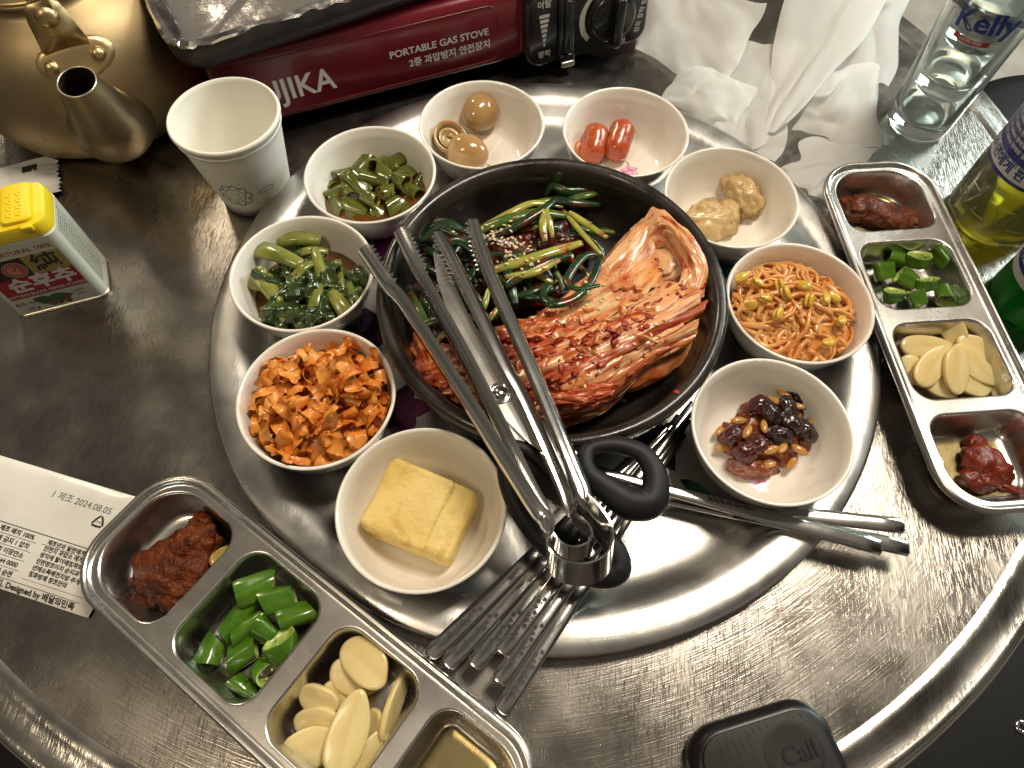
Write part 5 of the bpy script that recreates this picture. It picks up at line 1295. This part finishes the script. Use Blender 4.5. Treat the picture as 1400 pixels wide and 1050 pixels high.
for k, (p, rz) in enumerate((((16.38, 0.96, 4.8), 1.9), ((18.00, 0.98, 4.9), -.4), ((16.70, 0.28, 4.9), 2.0), ((14.28, -0.67, 4.5), .1), ((15.32, -0.14, 4.6), .3), ((18.33, -0.13, 4.8), 1.4), ((19.58, 0.26, 4.6), 1.5), ((16.10, -1.39, 4.7), 1.2), ((20.22, 0.58, 4.4), -.6), ((13.91, 1.82, 4.2), .6), ((14.94, 1.30, 4.5), 2.6), ((19.58, -3.04, 4), .5), ((20.63, -1.25, 4.2), 1.0))):
    o = bpy.data.objects.new('bean_head', hv); link(o, spt); o.location = (Vector(p) + Vector((.15, -.25, .5)) - Vector(bl('sprout'))) * CM; o.rotation_euler = (rn.uniform(-.8, .8), rn.uniform(-.5, .5), rz)
# glazed beans and nuts
M['black_bean'] = mat('black_bean', (.012, .005, .006), (.03, .008, .009), rough=.14, scale=60, coat=.8, bump=.8, bscale=130, bdist=.003)
M['raisin'] = mat('raisin', (.050, .007, .008), (.085, .013, .012), rough=.2, scale=60, coat=.5, bump=.6, bscale=130)
M['glaze'] = mat('brown_glaze', (.12, .022, .006), (.22, .05, .012), rough=.2, scale=90, coat=.4, bump=.6, bscale=140, bdist=.003, c3=(.34, .13, .03), s3=220, lo3=.6, hi3=.7)
M['nut'] = mat('nut', (.45, .21, .05), (.56, .29, .08), rough=.25, scale=90, coat=.5)
bt_ = thing('glazed_beans', 'sticky clump of black beans, raisins and nuts in brown glaze', 'beans', bl('bean'))
bq = Vector(bl('bean'))
def bpart(name, vf, mt, p, e): 
    return mesh(name, vf, mt, bt_, tuple(Vector(p) - bq), e)
glz = [((15.85, -9.58, 1.6), 2.6, 1.9, 1.0), ((14.93, -11.61, 1.5), 1.7, 1.0, .9), ((18.03, -7.14, 1.6), 1.7, 1.5, 1.0), ((13.98, -9.71, 1.5), 1.3, 1.2, .8), ((18.59, -9.28, 1.5), .9, 1.1, .7), ((15.66, -7.69, 1.7), 1.3, .9, .9)]
mesh('glaze', mapv(join(*[xf(blob(sx, sy, sz, .3, 1.6, i, 4, 4), tuple(Vector(p) - bq)) for i, (p, sx, sy, sz) in enumerate(glz)]), in_bowl), M['glaze'], bt_)
for k, (p, e) in enumerate((((17.94, -6.56, 2.7), (.2, .2, R_(-40))), ((15.97, -8.24, 2.9), (.1, .2, R_(-60))), ((17.24, -8.83, 2.9), (.2, .1, R_(-30))), ((18.19, -9.15, 2.6), (.1, .1, R_(-45))), ((16.41, -9.78, 2.8), (.2, .1, R_(-10))), ((17.10, -7.90, 3), (.1, .3, R_(-70))))):
    bpart('black_bean', blob(1.0, .62, .58, .12, 2.5, k, 4), M['black_bean'], p, e)
for k, (p, e) in enumerate((((14.14, -11.12, 2.6), (.2, .2, R_(20))), ((13.46, -9.88, 2.4), (.1, .2, R_(60))), ((14.84, -10.61, 2.8), (.1, .1, R_(0))), ((15.38, -7.59, 2.6), (.1, .1, R_(30))))):
    bpart('raisin', blob(.9, .72, .6, .16, 2.2, k + 20, 4), M['raisin'], p, e)
for k, (p, rz) in enumerate((((14.24, -9.76, 2.9), 1.1), ((15.70, -10.99, 3), .4), ((12.77, -9.29, 1.8), .9), ((16.95, -6.58, 2.8), -.6), ((17.54, -7.68, 3.2), -.3), ((17.70, -10.64, 2.6), -.5), ((17.36, -11.37, 2), .9), ((12.95, -10.58, 1.8), .2), ((17.31, -5.58, 2.6), .3), ((16.30, -7.26, 2.9), -.5), ((15.67, -11.71, 2.2), .3), ((13.87, -8.75, 2.4), .2), ((18.76, -8.30, 2.4), 1.2), ((15.36, -9.32, 3), 1.5), ((16.48, -10.72, 2.9), 1.0))):
    bpart('nut_piece', blob(.62, .28, .2, .12, 1.5, k, 2), M['nut'], p, (rn.uniform(-.5, .5), rn.uniform(-.4, .4), rz))

# ---------------------------------------------------------------- napa cabbage kimchi and spring onion kimchi in the stone pot
from mathutils.bvhtree import BVHTree
def kimchi_mat(name, pale, orange, red, lo, hi, rlo, rhi):
    m, N, L, b = new_mat(name)
    t = N.new('ShaderNodeTexCoord')
    mp = N.new('ShaderNodeMapping'); mp.inputs['Scale'].default_value = (1.6, 4.5, 1); L.new(t.outputs['UV'], mp.inputs['Vector'])
    n1 = N.new('ShaderNodeTexNoise'); n1.inputs['Scale'].default_value = 2.2; n1.inputs['Detail'].default_value = 5; n1.inputs['Distortion'].default_value = .6
    L.new(mp.outputs[0], n1.inputs['Vector'])
    r1 = N.new('ShaderNodeValToRGB'); r1.color_ramp.elements[0].position = lo; r1.color_ramp.elements[0].color = rgba(pale); r1.color_ramp.elements[1].position = hi; r1.color_ramp.elements[1].color = rgba(orange)
    L.new(n1.outputs['Fac'], r1.inputs['Fac'])
    mp2 = N.new('ShaderNodeMapping'); mp2.inputs['Scale'].default_value = (3.2, 3.2, 1); L.new(t.outputs['UV'], mp2.inputs['Vector'])
    n2 = N.new('ShaderNodeTexNoise'); n2.inputs['Scale'].default_value = 1.6; n2.inputs['Detail'].default_value = 8; n2.inputs['Roughness'].default_value = .68
    L.new(mp2.outputs[0], n2.inputs['Vector'])
    q = N.new('ShaderNodeMapRange'); q.inputs['From Min'].default_value = rlo; q.inputs['From Max'].default_value = rhi; L.new(n2.outputs['Fac'], q.inputs['Value'])
    mx = N.new('ShaderNodeMix'); mx.data_type = 'RGBA'; L.new(q.outputs[0], mx.inputs['Factor']); L.new(r1.outputs['Color'], mx.inputs[6]); mx.inputs[7].default_value = rgba(red)
    # fine chilli flakes
    n3 = N.new('ShaderNodeTexNoise'); n3.inputs['Scale'].default_value = 420; n3.inputs['Detail'].default_value = 2; L.new(t.outputs['Object'], n3.inputs['Vector'])
    q3 = N.new('ShaderNodeMapRange'); q3.inputs['From Min'].default_value = .66; q3.inputs['From Max'].default_value = .72; L.new(n3.outputs['Fac'], q3.inputs['Value'])
    mx2 = N.new('ShaderNodeMix'); mx2.data_type = 'RGBA'; L.new(q3.outputs[0], mx2.inputs['Factor']); L.new(mx.outputs[2], mx2.inputs[6]); mx2.inputs[7].default_value = (.26, .025, .008, 1)
    L.new(mx2.outputs[2], b.inputs['Base Color'])
    b.inputs['Roughness'].default_value = .26; b.inputs['Coat Weight'].default_value = .45; b.inputs['Coat Roughness'].default_value = .1
    b.inputs['Subsurface Weight'].default_value = .25; b.inputs['Subsurface Radius'].default_value = (.005, .0025, .0012); b.inputs['Subsurface Scale'].default_value = 1
    mp4 = N.new('ShaderNodeMapping'); mp4.inputs['Scale'].default_value = (7, 22, 1); L.new(t.outputs['UV'], mp4.inputs['Vector'])
    n4 = N.new('ShaderNodeTexNoise'); n4.inputs['Scale'].default_value = 1.5; n4.inputs['Detail'].default_value = 5; L.new(mp4.outputs[0], n4.inputs['Vector'])
    bp = N.new('ShaderNodeBump'); bp.inputs['Strength'].default_value = .22; bp.inputs['Distance'].default_value = .002; L.new(n4.outputs['Fac'], bp.inputs['Height'])
    L.new(bp.outputs[0], b.inputs['Normal'])
    return m
M['kim_pale'] = kimchi_mat('kimchi_stem', (.76, .50, .27), (.70, .29, .09), (.42, .04, .010), .36, .62, .47, .63)
M['kim_orange'] = kimchi_mat('kimchi_leaf', (.72, .36, .13), (.58, .15, .03), (.36, .03, .008), .34, .60, .46, .62)
M['kim_red'] = kimchi_mat('kimchi_leaf_red', (.56, .17, .04), (.44, .06, .012), (.28, .018, .006), .36, .60, .46, .60)
M['chilli_paste'] = mat('kimchi_seasoning', (.24, .012, .004), (.40, .045, .010), rough=.32, scale=160, coat=.12, spec=.35, bump=.7, bscale=300, bdist=.002)
M['kim_inner'] = mat('kimchi_inner', (.42, .10, .025), (.62, .30, .12), rough=.28, scale=45, coat=.3, bump=.4, bscale=90, sss=.2)
kq = Vector((POT[0], POT[1], TZ + 1.2))
kim = thing('cabbage_kimchi', 'quarter head of red seasoned cabbage kimchi with pale stem end, in the stone pot', 'kimchi', tuple(kq))
kim_tris_v, kim_tris_f = [], []
def grid_eval(rows, nu, nv):
    R = [spline(r, max(1, nu // (len(r) - 1))) for r in rows]
    n = min(len(r) for r in R); out = []
    for i in range(n):
        c = spline([r[i] for r in R], max(1, nv // (len(rows) - 1))); out.append([Vector(p) for p in c])
    return out
def kleaf(rows, mt, seed, ridges=5, ramp=.22, namp=.20, nu=44, nv=40, frill=.0):
    g = grid_eval(rows, nu, nv); n, m = len(g), len(g[0]); V, F, uv = [], [], []
    for i in range(n):
        for j in range(m):
            u, v = i / (n - 1), j / (m - 1); p = g[i][j].copy()
            q = Vector((u * 2.5, v * 3.0, seed * 2.3))
            w_ = v * ridges * 2 * PI + 2.2 * noise.noise(Vector((u * 2.0, v * 2, seed))) 
            z = ramp * (abs(math.sin(w_ * .5)) - .5) * (.5 + .8 * abs(noise.noise(Vector((u * 3, v * ridges, seed * 1.3)))))
            z += namp * fbm(q * 1.6, 4)
            edge = max(0, 1 - 6 * min(v, 1 - v, u * 1.5, (1 - u) * 1.5))
            z += frill * edge * noise.noise(Vector((u * 14, v * 14, seed)))
            p += Vector((.18 * noise.noise(q * 2.2), .18 * noise.noise(q * 2.2 + Vector((9, 9, 0))) + .22 * edge * noise.noise(Vector((u * 11, v * 11, seed + 4))), z))
            V.append(tuple(p - kq)); uv.append((u, v))
    for i in range(n - 1):
        for j in range(m - 1): F.append((i * m + j, (i + 1) * m + j, (i + 1) * m + j + 1, i * m + j + 1))
    o = mesh('leaf', (V, F), mt, kim, uv=uv)
    k = len(kim_tris_v); kim_tris_v.extend(V); kim_tris_f.extend([tuple(a + k for a in f) for f in F])
    return o
# body of the head under the top leaves
mb = [((5.14, -4.14, 3.6), 6.0, 3.6, 1.9, .45), ((-2.34, -6.98, 3.2), 4.4, 2.8, 1.7, .3), ((8.33, 0.51, 3.2), 2.3, 3.0, 1.5, .2)]
mesh('inner_leaves', join(*[xf(blob(sx, sy, sz, .18, 1.3, 30 + i, 5, 4), tuple(Vector(p) - kq), (0, 0, rz)) for i, (p, sx, sy, sz, rz) in enumerate(mb)]), M['kim_inner'], kim)
M['kim_core'] = mat('kimchi_core', (.74, .46, .24), (.68, .33, .13), rough=.28, scale=50, coat=.3, sss=.2, c3=(.40, .05, .012), s3=260, lo3=.62, hi3=.70)
mesh('stem_core', xf(blob(2.7, 2.3, .7, .25, 1.4, 77, 5, 4), tuple(Vector((7.59, 2.45, 4.35)) - kq), (-.1, -.35, .3)), M['kim_core'], kim)
# cupped pale stem end: back wall, lip and front
kleaf([[(5.80, 5.12, 4.6), (2.79, 0.74, 4.6), (-0.17, -2.53, 4.6), (-4.05, -5.07, 4.2)],
       [(6.95, 5.10, 6.2), (3.87, 0.71, 5.3), (0.44, -2.88, 5.2), (-3.91, -6.18, 4.8)],
       [(7.84, 2.40, 5.3), (5.04, -1.13, 5.7), (0.90, -4.50, 5.9), (-3.54, -7.18, 5.2)],
       [(8.21, -0.16, 5.9), (5.84, -2.63, 6.2), (1.67, -5.59, 6.2), (-3.29, -8.17, 5.2)]], M['kim_pale'], 1, 2, .08, .26)
kleaf([[(5.87, 4.69, 5.6), (6.91, 5.48, 6.4), (7.85, 5.76, 6.8), (8.97, 4.67, 6.9), (10.24, 3.00, 6.8), (11.21, 1.09, 6.3), (10.95, -1.08, 5.8)],
       [(6.53, 3.73, 5.5), (7.35, 4.22, 6.3), (8.11, 4.36, 6.7), (9.01, 3.41, 6.8), (9.90, 1.85, 6.8), (10.53, 0.42, 6.5), (10.16, -1.37, 6.1)],
       [(7.54, 2.58, 5.2), (7.95, 3.21, 5.3), (8.55, 3.24, 5.5), (9.02, 2.32, 5.7), (9.36, 1.16, 5.9), (9.31, -0.14, 6), (8.88, -1.60, 6)]], M['kim_pale'], 2, 1.0, .04, .22)
kleaf([[(11.22, 1.84, 6.4), (11.51, 0.78, 5.9), (11.19, -1.23, 5.6)], [(11.74, 2.00, 5.6), (12.05, 0.86, 5), (11.48, -1.58, 4.8)], [(11.68, 1.78, 4.6), (11.88, 0.60, 4), (11.15, -2.00, 4)]], M['kim_pale'], 9, 1.5, .05, .1, 16, 12)
# long ribbed leaves fanning to the lower left, shingled one over the next
master = grid_eval([[(8.21, -0.16, 5.9), (5.84, -2.63, 6.2), (1.66, -5.37, 6.2), (-3.36, -7.45, 5.4), (-7.79, -7.29, 4.4)],
       [(11.00, -1.03, 6), (6.91, -3.98, 6.6), (2.88, -6.51, 6.6), (-1.68, -8.84, 5.9), (-7.25, -9.38, 4.2)],
       [(10.69, -3.03, 5.5), (7.26, -5.41, 6), (3.71, -8.12, 6), (-0.15, -10.03, 5.4), (-5.37, -10.74, 4)],
       [(10.11, -4.52, 4.6), (7.58, -6.20, 5), (4.71, -8.85, 5), (1.58, -10.64, 4.6), (-2.42, -11.25, 3.4)],
       [(8.73, -5.13, 3), (6.94, -6.63, 3.3), (5.37, -8.64, 3.3), (3.53, -10.04, 2.9), (1.24, -10.93, 2.6)]], 60, 60)
def msamp(u, v):
    n, m = len(master) - 1, len(master[0]) - 1
    x, y = min(max(u, 0), .9999) * n, min(max(v, 0), .9999) * m; i, j = int(x), int(y); fx_, fy_ = x - i, y - j
    p = master[i][j].lerp(master[i + 1][j], fx_).lerp(master[i][j + 1].lerp(master[i + 1][j + 1], fx_), fy_)
    return p
rl = random.Random(17)
NL = 10
for k in range(NL):
    v0 = k / NL - .03 + rl.uniform(-.02, .02); wv = rl.uniform(.17, .28); u0 = rl.uniform(0, .10) if k % 3 else 0; u1 = rl.uniform(.78, 1.0)
    V, F, uv = [], [], []; nu, nv = 64, 16
    tilt = rl.uniform(.10, .34); ph = rl.uniform(0, 6)
    for i in range(nu + 1):
        for j in range(nv + 1):
            u, t = i / nu, j / nv; uu = u0 + (u1 - u0) * u
            wob = .035 * noise.noise(Vector((uu * 3.2, k * 1.7, 0))) + .012 * noise.noise(Vector((uu * 9, k * 1.7, 4)))
            vv = v0 + wv * (.55 + .45 * math.sin(PI * (.15 + .75 * u))) * t + wob
            p = msamp(uu, vv)
            q = Vector((uu * 6, t * 1.4, k * 3.1))
            z = tilt * (t - .35) + .22 * math.sin(PI * t) + .34 * fbm(q * .8, 4) * (.5 + .9 * u) + .10 * (abs(noise.noise(Vector((uu * 3, t * 5, k * 2.2)))))
            e = max(0, 1 - 5 * min(t, 1 - t)); z += e * .16 * noise.noise(Vector((uu * 16, t * 3, k)))
            p = p + Vector((.10 * noise.noise(q * 1.7), .12 * noise.noise(q * 1.7 + Vector((5, 5, 0))), z))
            V.append(tuple(p - kq)); uv.append((uu + k * .37, t * .8 + k * .61))
    for i in range(nu):
        for j in range(nv): F.append((i * (nv + 1) + j, (i + 1) * (nv + 1) + j, (i + 1) * (nv + 1) + j + 1, i * (nv + 1) + j + 1))
    mesh('leaf', (V, F), M[('kim_pale', 'kim_orange', 'kim_pale', 'kim_red', 'kim_pale')[k % 5]], kim, uv=uv)
    k0 = len(kim_tris_v); kim_tris_v.extend(V); kim_tris_f.extend([tuple(a + k0 for a in f) for f in F])
# red seasoned leaf ends at the left and below
kleaf([[(0.82, -3.52, 6.2), (-2.07, -4.54, 6), (-4.95, -5.60, 5.4), (-8.46, -6.37, 4.2)],
       [(1.39, -5.47, 6.6), (-1.63, -6.76, 6.4), (-4.69, -7.69, 5.6), (-8.35, -8.65, 4.2)],
       [(1.25, -7.16, 6.6), (-1.19, -8.04, 6.3), (-4.04, -9.16, 5.4), (-7.17, -10.26, 3.8)]], M['kim_red'], 6, 4, .3, .3, 50, 40, .3)
kleaf([[(3.75, -8.33, 5.7), (1.69, -9.54, 5.6), (-0.60, -10.25, 5), (-3.44, -10.73, 3.8)],
       [(3.13, -9.52, 5.3), (1.53, -10.41, 5.2), (-0.30, -10.97, 4.7), (-2.41, -11.34, 3.6)],
       [(2.44, -10.29, 3.8), (1.64, -10.64, 3.7), (0.23, -11.01, 3.4), (-1.46, -11.16, 2.8)]], M['kim_orange'], 7, 4, .3, .3, 46, 36, .3)
kleaf([[(-9.08, -4.02, 4.2), (-7.79, -5.43, 4.7), (-5.84, -6.60, 5)], [(-8.93, -6.23, 3.9), (-7.18, -7.92, 4.6), (-5.05, -8.99, 4.9)], [(-7.86, -8.35, 3.2), (-6.25, -9.68, 3.9), (-3.94, -10.43, 4.2)]], M['kim_orange'], 8, 3, .3, .35, 36, 36, .35)
kleaf([[(0.50, -9.49, 5.8), (2.56, -9.08, 6.1), (4.90, -8.39, 6)], [(0.77, -10.25, 6), (2.82, -9.90, 6.2), (5.00, -9.02, 6)], [(1.29, -10.53, 5.4), (3.13, -10.25, 5.6), (4.90, -9.41, 5.4)]], M['kim_red'], 12, 2, .25, .25, 30, 24, .25)
bvh = BVHTree.FromPolygons(kim_tris_v, kim_tris_f)
def drop(x, y):
    h = bvh.ray_cast(Vector((x - kq.x, y - kq.y, 12)), Vector((0, 0, -1)))
    return (h[0] + kq, h[1]) if h[0] is not None else (None, None)
# clumps of seasoning along the ribs
cl = []
rk = random.Random(5)
dirv = Vector((-.86, -.42, 0)).normalized()
for a, spread, n, s in (((2.91, -5.81, 6), 2.4, 60, .26), ((5.80, -4.68, 6), 2.2, 34, .2), ((8.06, 1.67, 6), .9, 14, .22), ((-1.91, -6.26, 6), 2.6, 60, .28), ((1.24, -9.28, 5), 2.4, 50, .26), ((6.28, -2.87, 6), 2.0, 22, .18), ((9.79, -1.02, 6), 1.2, 18, .2), ((-5.55, -8.82, 5), 2.0, 40, .28), ((7.44, -5.93, 5), 1.6, 18, .18), ((2.50, -7.52, 6), 2.0, 30, .24), ((0.77, -2.48, 6), 1.2, 14, .22), ((9.09, 1.44, 6), 1.0, 12, .16)):
    for k in range(int(n * .7)):
        t = rk.gauss(0, 1); p = Vector(a) + dirv * t * spread * .7 + Vector((dirv.y, -dirv.x, 0)) * rk.gauss(0, .45)
        h, nn_ = drop(p.x, p.y)
        if h is None: continue
        sz = s * rk.uniform(.2, .95)
        cl.append(xf(blob(sz * rk.uniform(1, 2.6), sz, sz * .20, .9, 2.6, rk.randint(0, 99), 2), tuple(h - kq - Vector((0, 0, sz * .02))), (rk.uniform(-.3, .3), rk.uniform(-.3, .3), rk.gauss(.45, .6))))
o = mesh('seasoning_clumps', join(*cl), M['chilli_paste'], kim); o['kind'] = 'stuff'
# torn shreds of leaf on top
sh = []
for k in range(46):
    p = Vector((rk.uniform(-6.5, 6.5), rk.uniform(-7.5, 1.0), 0)) + Vector((POT[0] + .5, POT[1], 0)); h, nn_ = drop(p.x, p.y)
    if h is None: continue
    v = leaf_sheet(rk.uniform(.8, 2.0), rk.uniform(.3, .7), 300 + k, .35, .5, 10, 5, 1.6)
    sh.append(xf((v[0], v[1]), tuple(h - kq + Vector((0, 0, .1))), (rk.uniform(-.5, .5), rk.uniform(-.5, .5), rk.gauss(.45, .7))))
mesh('leaf_shreds', join(*sh), M['kim_orange'], kim, uv=None)

# ---- spring onion kimchi
M['scal_dark'] = mat('onion_dark', (.006, .022, .007), (.018, .058, .014), rough=.24, scale=60, coat=.35, c3=(.13, .010, .008), s3=120, lo3=.56, hi3=.66, bump=.3, bscale=160)
M['scal_mid'] = mat('onion_mid', (.035, .085, .010), (.09, .15, .022), rough=.26, scale=60, coat=.3, c3=(.17, .015, .008), s3=110, lo3=.56, hi3=.66, bump=.3, bscale=160)
M['scal_pale'] = mat('onion_pale', (.26, .28, .04), (.40, .36, .085), rough=.2, scale=60, coat=.5, c3=(.30, .05, .015), s3=110, lo3=.54, hi3=.66)
M['onion_paste'] = mat('onion_seasoning', (.055, .006, .005), (.13, .012, .009), rough=.2, scale=100, coat=.6, bump=.7, bscale=220, bdist=.003, c3=(.02, .03, .008), s3=90, lo3=.5, hi3=.6)
sq = Vector((POT[0] - 4, POT[1] + 4, TZ + 1.2))
spo = thing('spring_onion_kimchi', 'tangled dark green spring onion kimchi with sesame behind the cabbage, in the stone pot', 'kimchi', tuple(sq))
mo = [((-7.62, 1.47, 2.6), 3.2, 3.4, 1.9, .4), ((-3.32, 3.31, 3), 3.4, 2.6, 2.0, .3), ((0.50, 5.10, 3), 3.0, 2.2, 1.9, .2), ((-7.58, -2.84, 2.6), 2.4, 2.6, 1.7, .2), ((2.06, 9.54, 2.4), 2.0, 1.6, 1.6, 0), ((-1.37, -0.07, 3.2), 3.0, 1.6, 1.7, .2)]
mesh('seasoned_heap', join(*[xf(blob(sx, sy, sz, .3, 1.5, 60 + i, 5, 4), tuple(Vector(p) - sq), (0, 0, rz)) for i, (p, sx, sy, sz, rz) in enumerate(mo)]), M['onion_paste'], spo)
def strand(pts, r, mt, flat=.6):
    P = spline([tuple(Vector(p) - sq) for p in pts], 7); n = len(P)
    mesh('strand', tube(P, [r * (.45 + .55 * math.sin(PI * (.12 + .8 * i / (n - 1)))) for i in range(n)], 9, flat), mt, spo)
D_, I_, L_ = M['scal_dark'], M['scal_mid'], M['scal_pale']
for pts, r, mt in (
    ([(3.72, 1.14, 6.4), (3.06, -1.24, 6.7), (1.97, -2.81, 6.8), (0.53, -3.49, 6.9), (-0.15, -2.63, 6.6), (0.28, -1.39, 6.3)], .34, D_),
    ([(3.40, 1.83, 5.9), (2.60, 1.32, 6.2), (1.87, 0.13, 6.4), (1.42, -1.32, 6.6), (2.18, -2.01, 6.8), (3.65, -1.64, 6.9)], .30, D_),
    ([(-2.85, -1.57, 5.8), (-1.42, -0.32, 6), (0.06, 0.72, 6), (1.69, 1.77, 5.7)], .46, D_),
    ([(-4.14, -0.12, 5.4), (-1.76, 0.71, 5.8), (0.26, 1.67, 5.9), (2.33, 2.98, 5.6)], .46, L_),
    ([(-2.91, -0.89, 5.9), (-0.90, -0.35, 6.1), (0.82, 0.99, 6)], .36, L_),
    ([(-5.56, 3.87, 4.8), (-3.45, 4.77, 5.3), (-1.06, 5.71, 5.3), (1.15, 5.97, 5)], .50, I_),
    ([(-5.20, 3.07, 4.8), (-2.84, 4.04, 5.4), (-0.80, 5.75, 5.6), (0.23, 7.38, 5.2)], .40, D_),
    ([(-5.08, 4.48, 4.8), (-2.99, 5.76, 5.2), (-1.42, 6.97, 5), (0.83, 7.07, 4.8)], .34, L_),
    ([(-0.33, 2.95, 5.5), (-0.60, 4.39, 5.8), (-0.37, 6.01, 5.6)], .32, L_),
    ([(0.18, 3.42, 5.4), (-0.19, 4.78, 5.8), (-0.81, 5.87, 5.7)], .26, L_),
    ([(1.29, 6.17, 5.2), (2.55, 5.21, 5.2), (4.19, 3.80, 5.4)], .30, L_),
    ([(0.85, 6.45, 5), (2.31, 4.28, 5.2), (3.79, 2.04, 5.6)], .24, L_),
    ([(0.42, 9.28, 4), (0.23, 9.18, 5.2), (0.40, 9.32, 6)], .40, D_),
    ([(-0.64, 8.53, 4.2), (-0.13, 8.91, 4.9), (1.03, 8.49, 4.9), (2.74, 8.84, 4.7), (4.32, 8.51, 4.4)], .38, D_),
    ([(0.80, 8.18, 4.4), (2.46, 8.26, 4.8), (3.88, 9.19, 4.6)], .34, I_),
    ([(-0.83, 6.87, 4.6), (0.52, 7.37, 5), (1.92, 7.28, 5), (3.64, 7.67, 4.6)], .38, D_),
    ([(-11.00, 3.70, 4.4), (-9.49, 2.64, 5), (-8.22, 3.53, 5.4), (-6.79, 2.97, 5.4)], .42, D_),
    ([(-10.48, 3.07, 4.2), (-9.14, 3.93, 5), (-7.79, 4.23, 5.2), (-6.08, 3.65, 5)], .46, D_),
    ([(-8.08, 2.29, 5), (-6.44, 2.37, 5.5), (-5.25, 1.39, 5.6), (-4.53, -0.35, 5.4)], .46, D_),
    ([(-5.16, -4.05, 4.8), (-4.23, -3.08, 5.3), (-3.98, -1.57, 5.4)], .28, L_),
    ([(-4.26, -5.12, 5.2), (-3.53, -3.94, 5.6), (-2.74, -2.66, 5.6)], .22, L_),
    ([(-9.83, -1.29, 3.8), (-8.67, -3.37, 4.2), (-7.93, -4.83, 4.2)], .40, I_),
    ([(-9.66, 1.23, 4), (-7.75, -0.20, 4.8), (-5.95, -1.79, 5), (-4.70, -3.53, 5)], .44, D_),
    ([(-9.24, 2.33, 4.4), (-7.35, 0.93, 5.1), (-5.60, -0.18, 5.3)], .44, D_)):
    strand(pts, r, mt)
for k in range(46):
    # loose dark strands over the heap
    px = rk.random(); c = [Vector((-7.89, 0.50, 4.3)), Vector((-6.60, -3.17, 4.2)), Vector((-2.73, 2.88, 4.9)), Vector((0.91, 6.03, 4.5)), Vector((-1.63, -0.65, 5.3)), Vector((-8.79, 2.88, 4.2))][k % 6]
    c = c + Vector((rk.gauss(0, 1.3), rk.gauss(0, 1.0), rk.uniform(-.4, .45)))
    h = rk.gauss(.5, .8); P = []
    p = c - Vector((math.cos(h), math.sin(h), 0)) * 2; b_ = rk.uniform(-.35, .35)
    for i in range(6):
        P.append((p.x, p.y, p.z - .12 * abs(i - 2.5))); p = p + Vector((math.cos(h), math.sin(h), rk.uniform(-.1, .1))) * .85; h += b_ + rk.uniform(-.2, .2)
    inside = all(math.hypot(q[0] - POT[0], q[1] - POT[1]) < 9.9 for q in P)
    if inside: strand(P, rk.uniform(.22, .42), (D_, D_, D_, I_, D_, I_, L_)[k % 7])
# sesame seeds over everything
M['sesame'] = mat('sesame', (.62, .48, .26), (.70, .56, .34), rough=.4, scale=300)
dg_v, dg_f = list(kim_tris_v), list(kim_tris_f)
for c in spo.children:
    k0 = len(dg_v); dg_v += [tuple(Vector(v.co) / CM + sq - kq) for v in c.data.vertices]; dg_f += [tuple(i + k0 for i in p.vertices) for p in c.data.polygons]
bvh = BVHTree.FromPolygons(dg_v, dg_f)
seeds = []
sv0 = blob(.17, .105, .06, .05, 1, 1, 2)
for a, sx, sy, n in (((-3.29, 3.08, 5), 1.4, .9, 44), ((-1.60, 2.22, 5), 1.8, .9, 30), ((-2.48, 0.14, 5), 1.6, .6, 18), ((2.74, -1.69, 6), 2.6, 1.0, 16), ((4.36, -5.68, 6), 3.0, 1.0, 12), ((-6.06, 3.52, 5), 1.6, 1.0, 14), ((4.08, -8.47, 5), 1.8, .6, 8)):
    for k in range(n):
        x, y = a[0] + rk.gauss(0, sx), a[1] + rk.gauss(0, sy)
        if math.hypot(x - POT[0], y - POT[1]) > 9.5: continue
        h, nn_ = drop(x, y)
        if h is not None: seeds.append(xf(sv0, tuple(h + Vector((0, 0, .05))), (rk.uniform(-.5, .5), rk.uniform(-.5, .5), rk.uniform(0, 6.3))))
for k in range(34):
    p = Vector((7.62, -7.03, 1.75)) + Vector((rk.gauss(0, 1.0), rk.gauss(0, .7), 0)); seeds.append(xf(sv0, (p.x, p.y, TZ + 1.36), (0, 0, rk.uniform(0, 6.3))))
o = mesh('sesame_seeds', join(*seeds), M['sesame']); tag(o, 'pale sesame seeds scattered over the kimchi and stone pot floor', 'seeds'); o['kind'] = 'stuff'
o = mesh('kimchi_scrap', blob(.22, .16, .1, .3, 2, 5, 2), M['chilli_paste'], None, (8.74, -9.16, 6.55)); tag(o, 'tiny red scrap stuck on the stone pot rim', 'food scrap')

bpy.data.scenes.remove(text_scene)
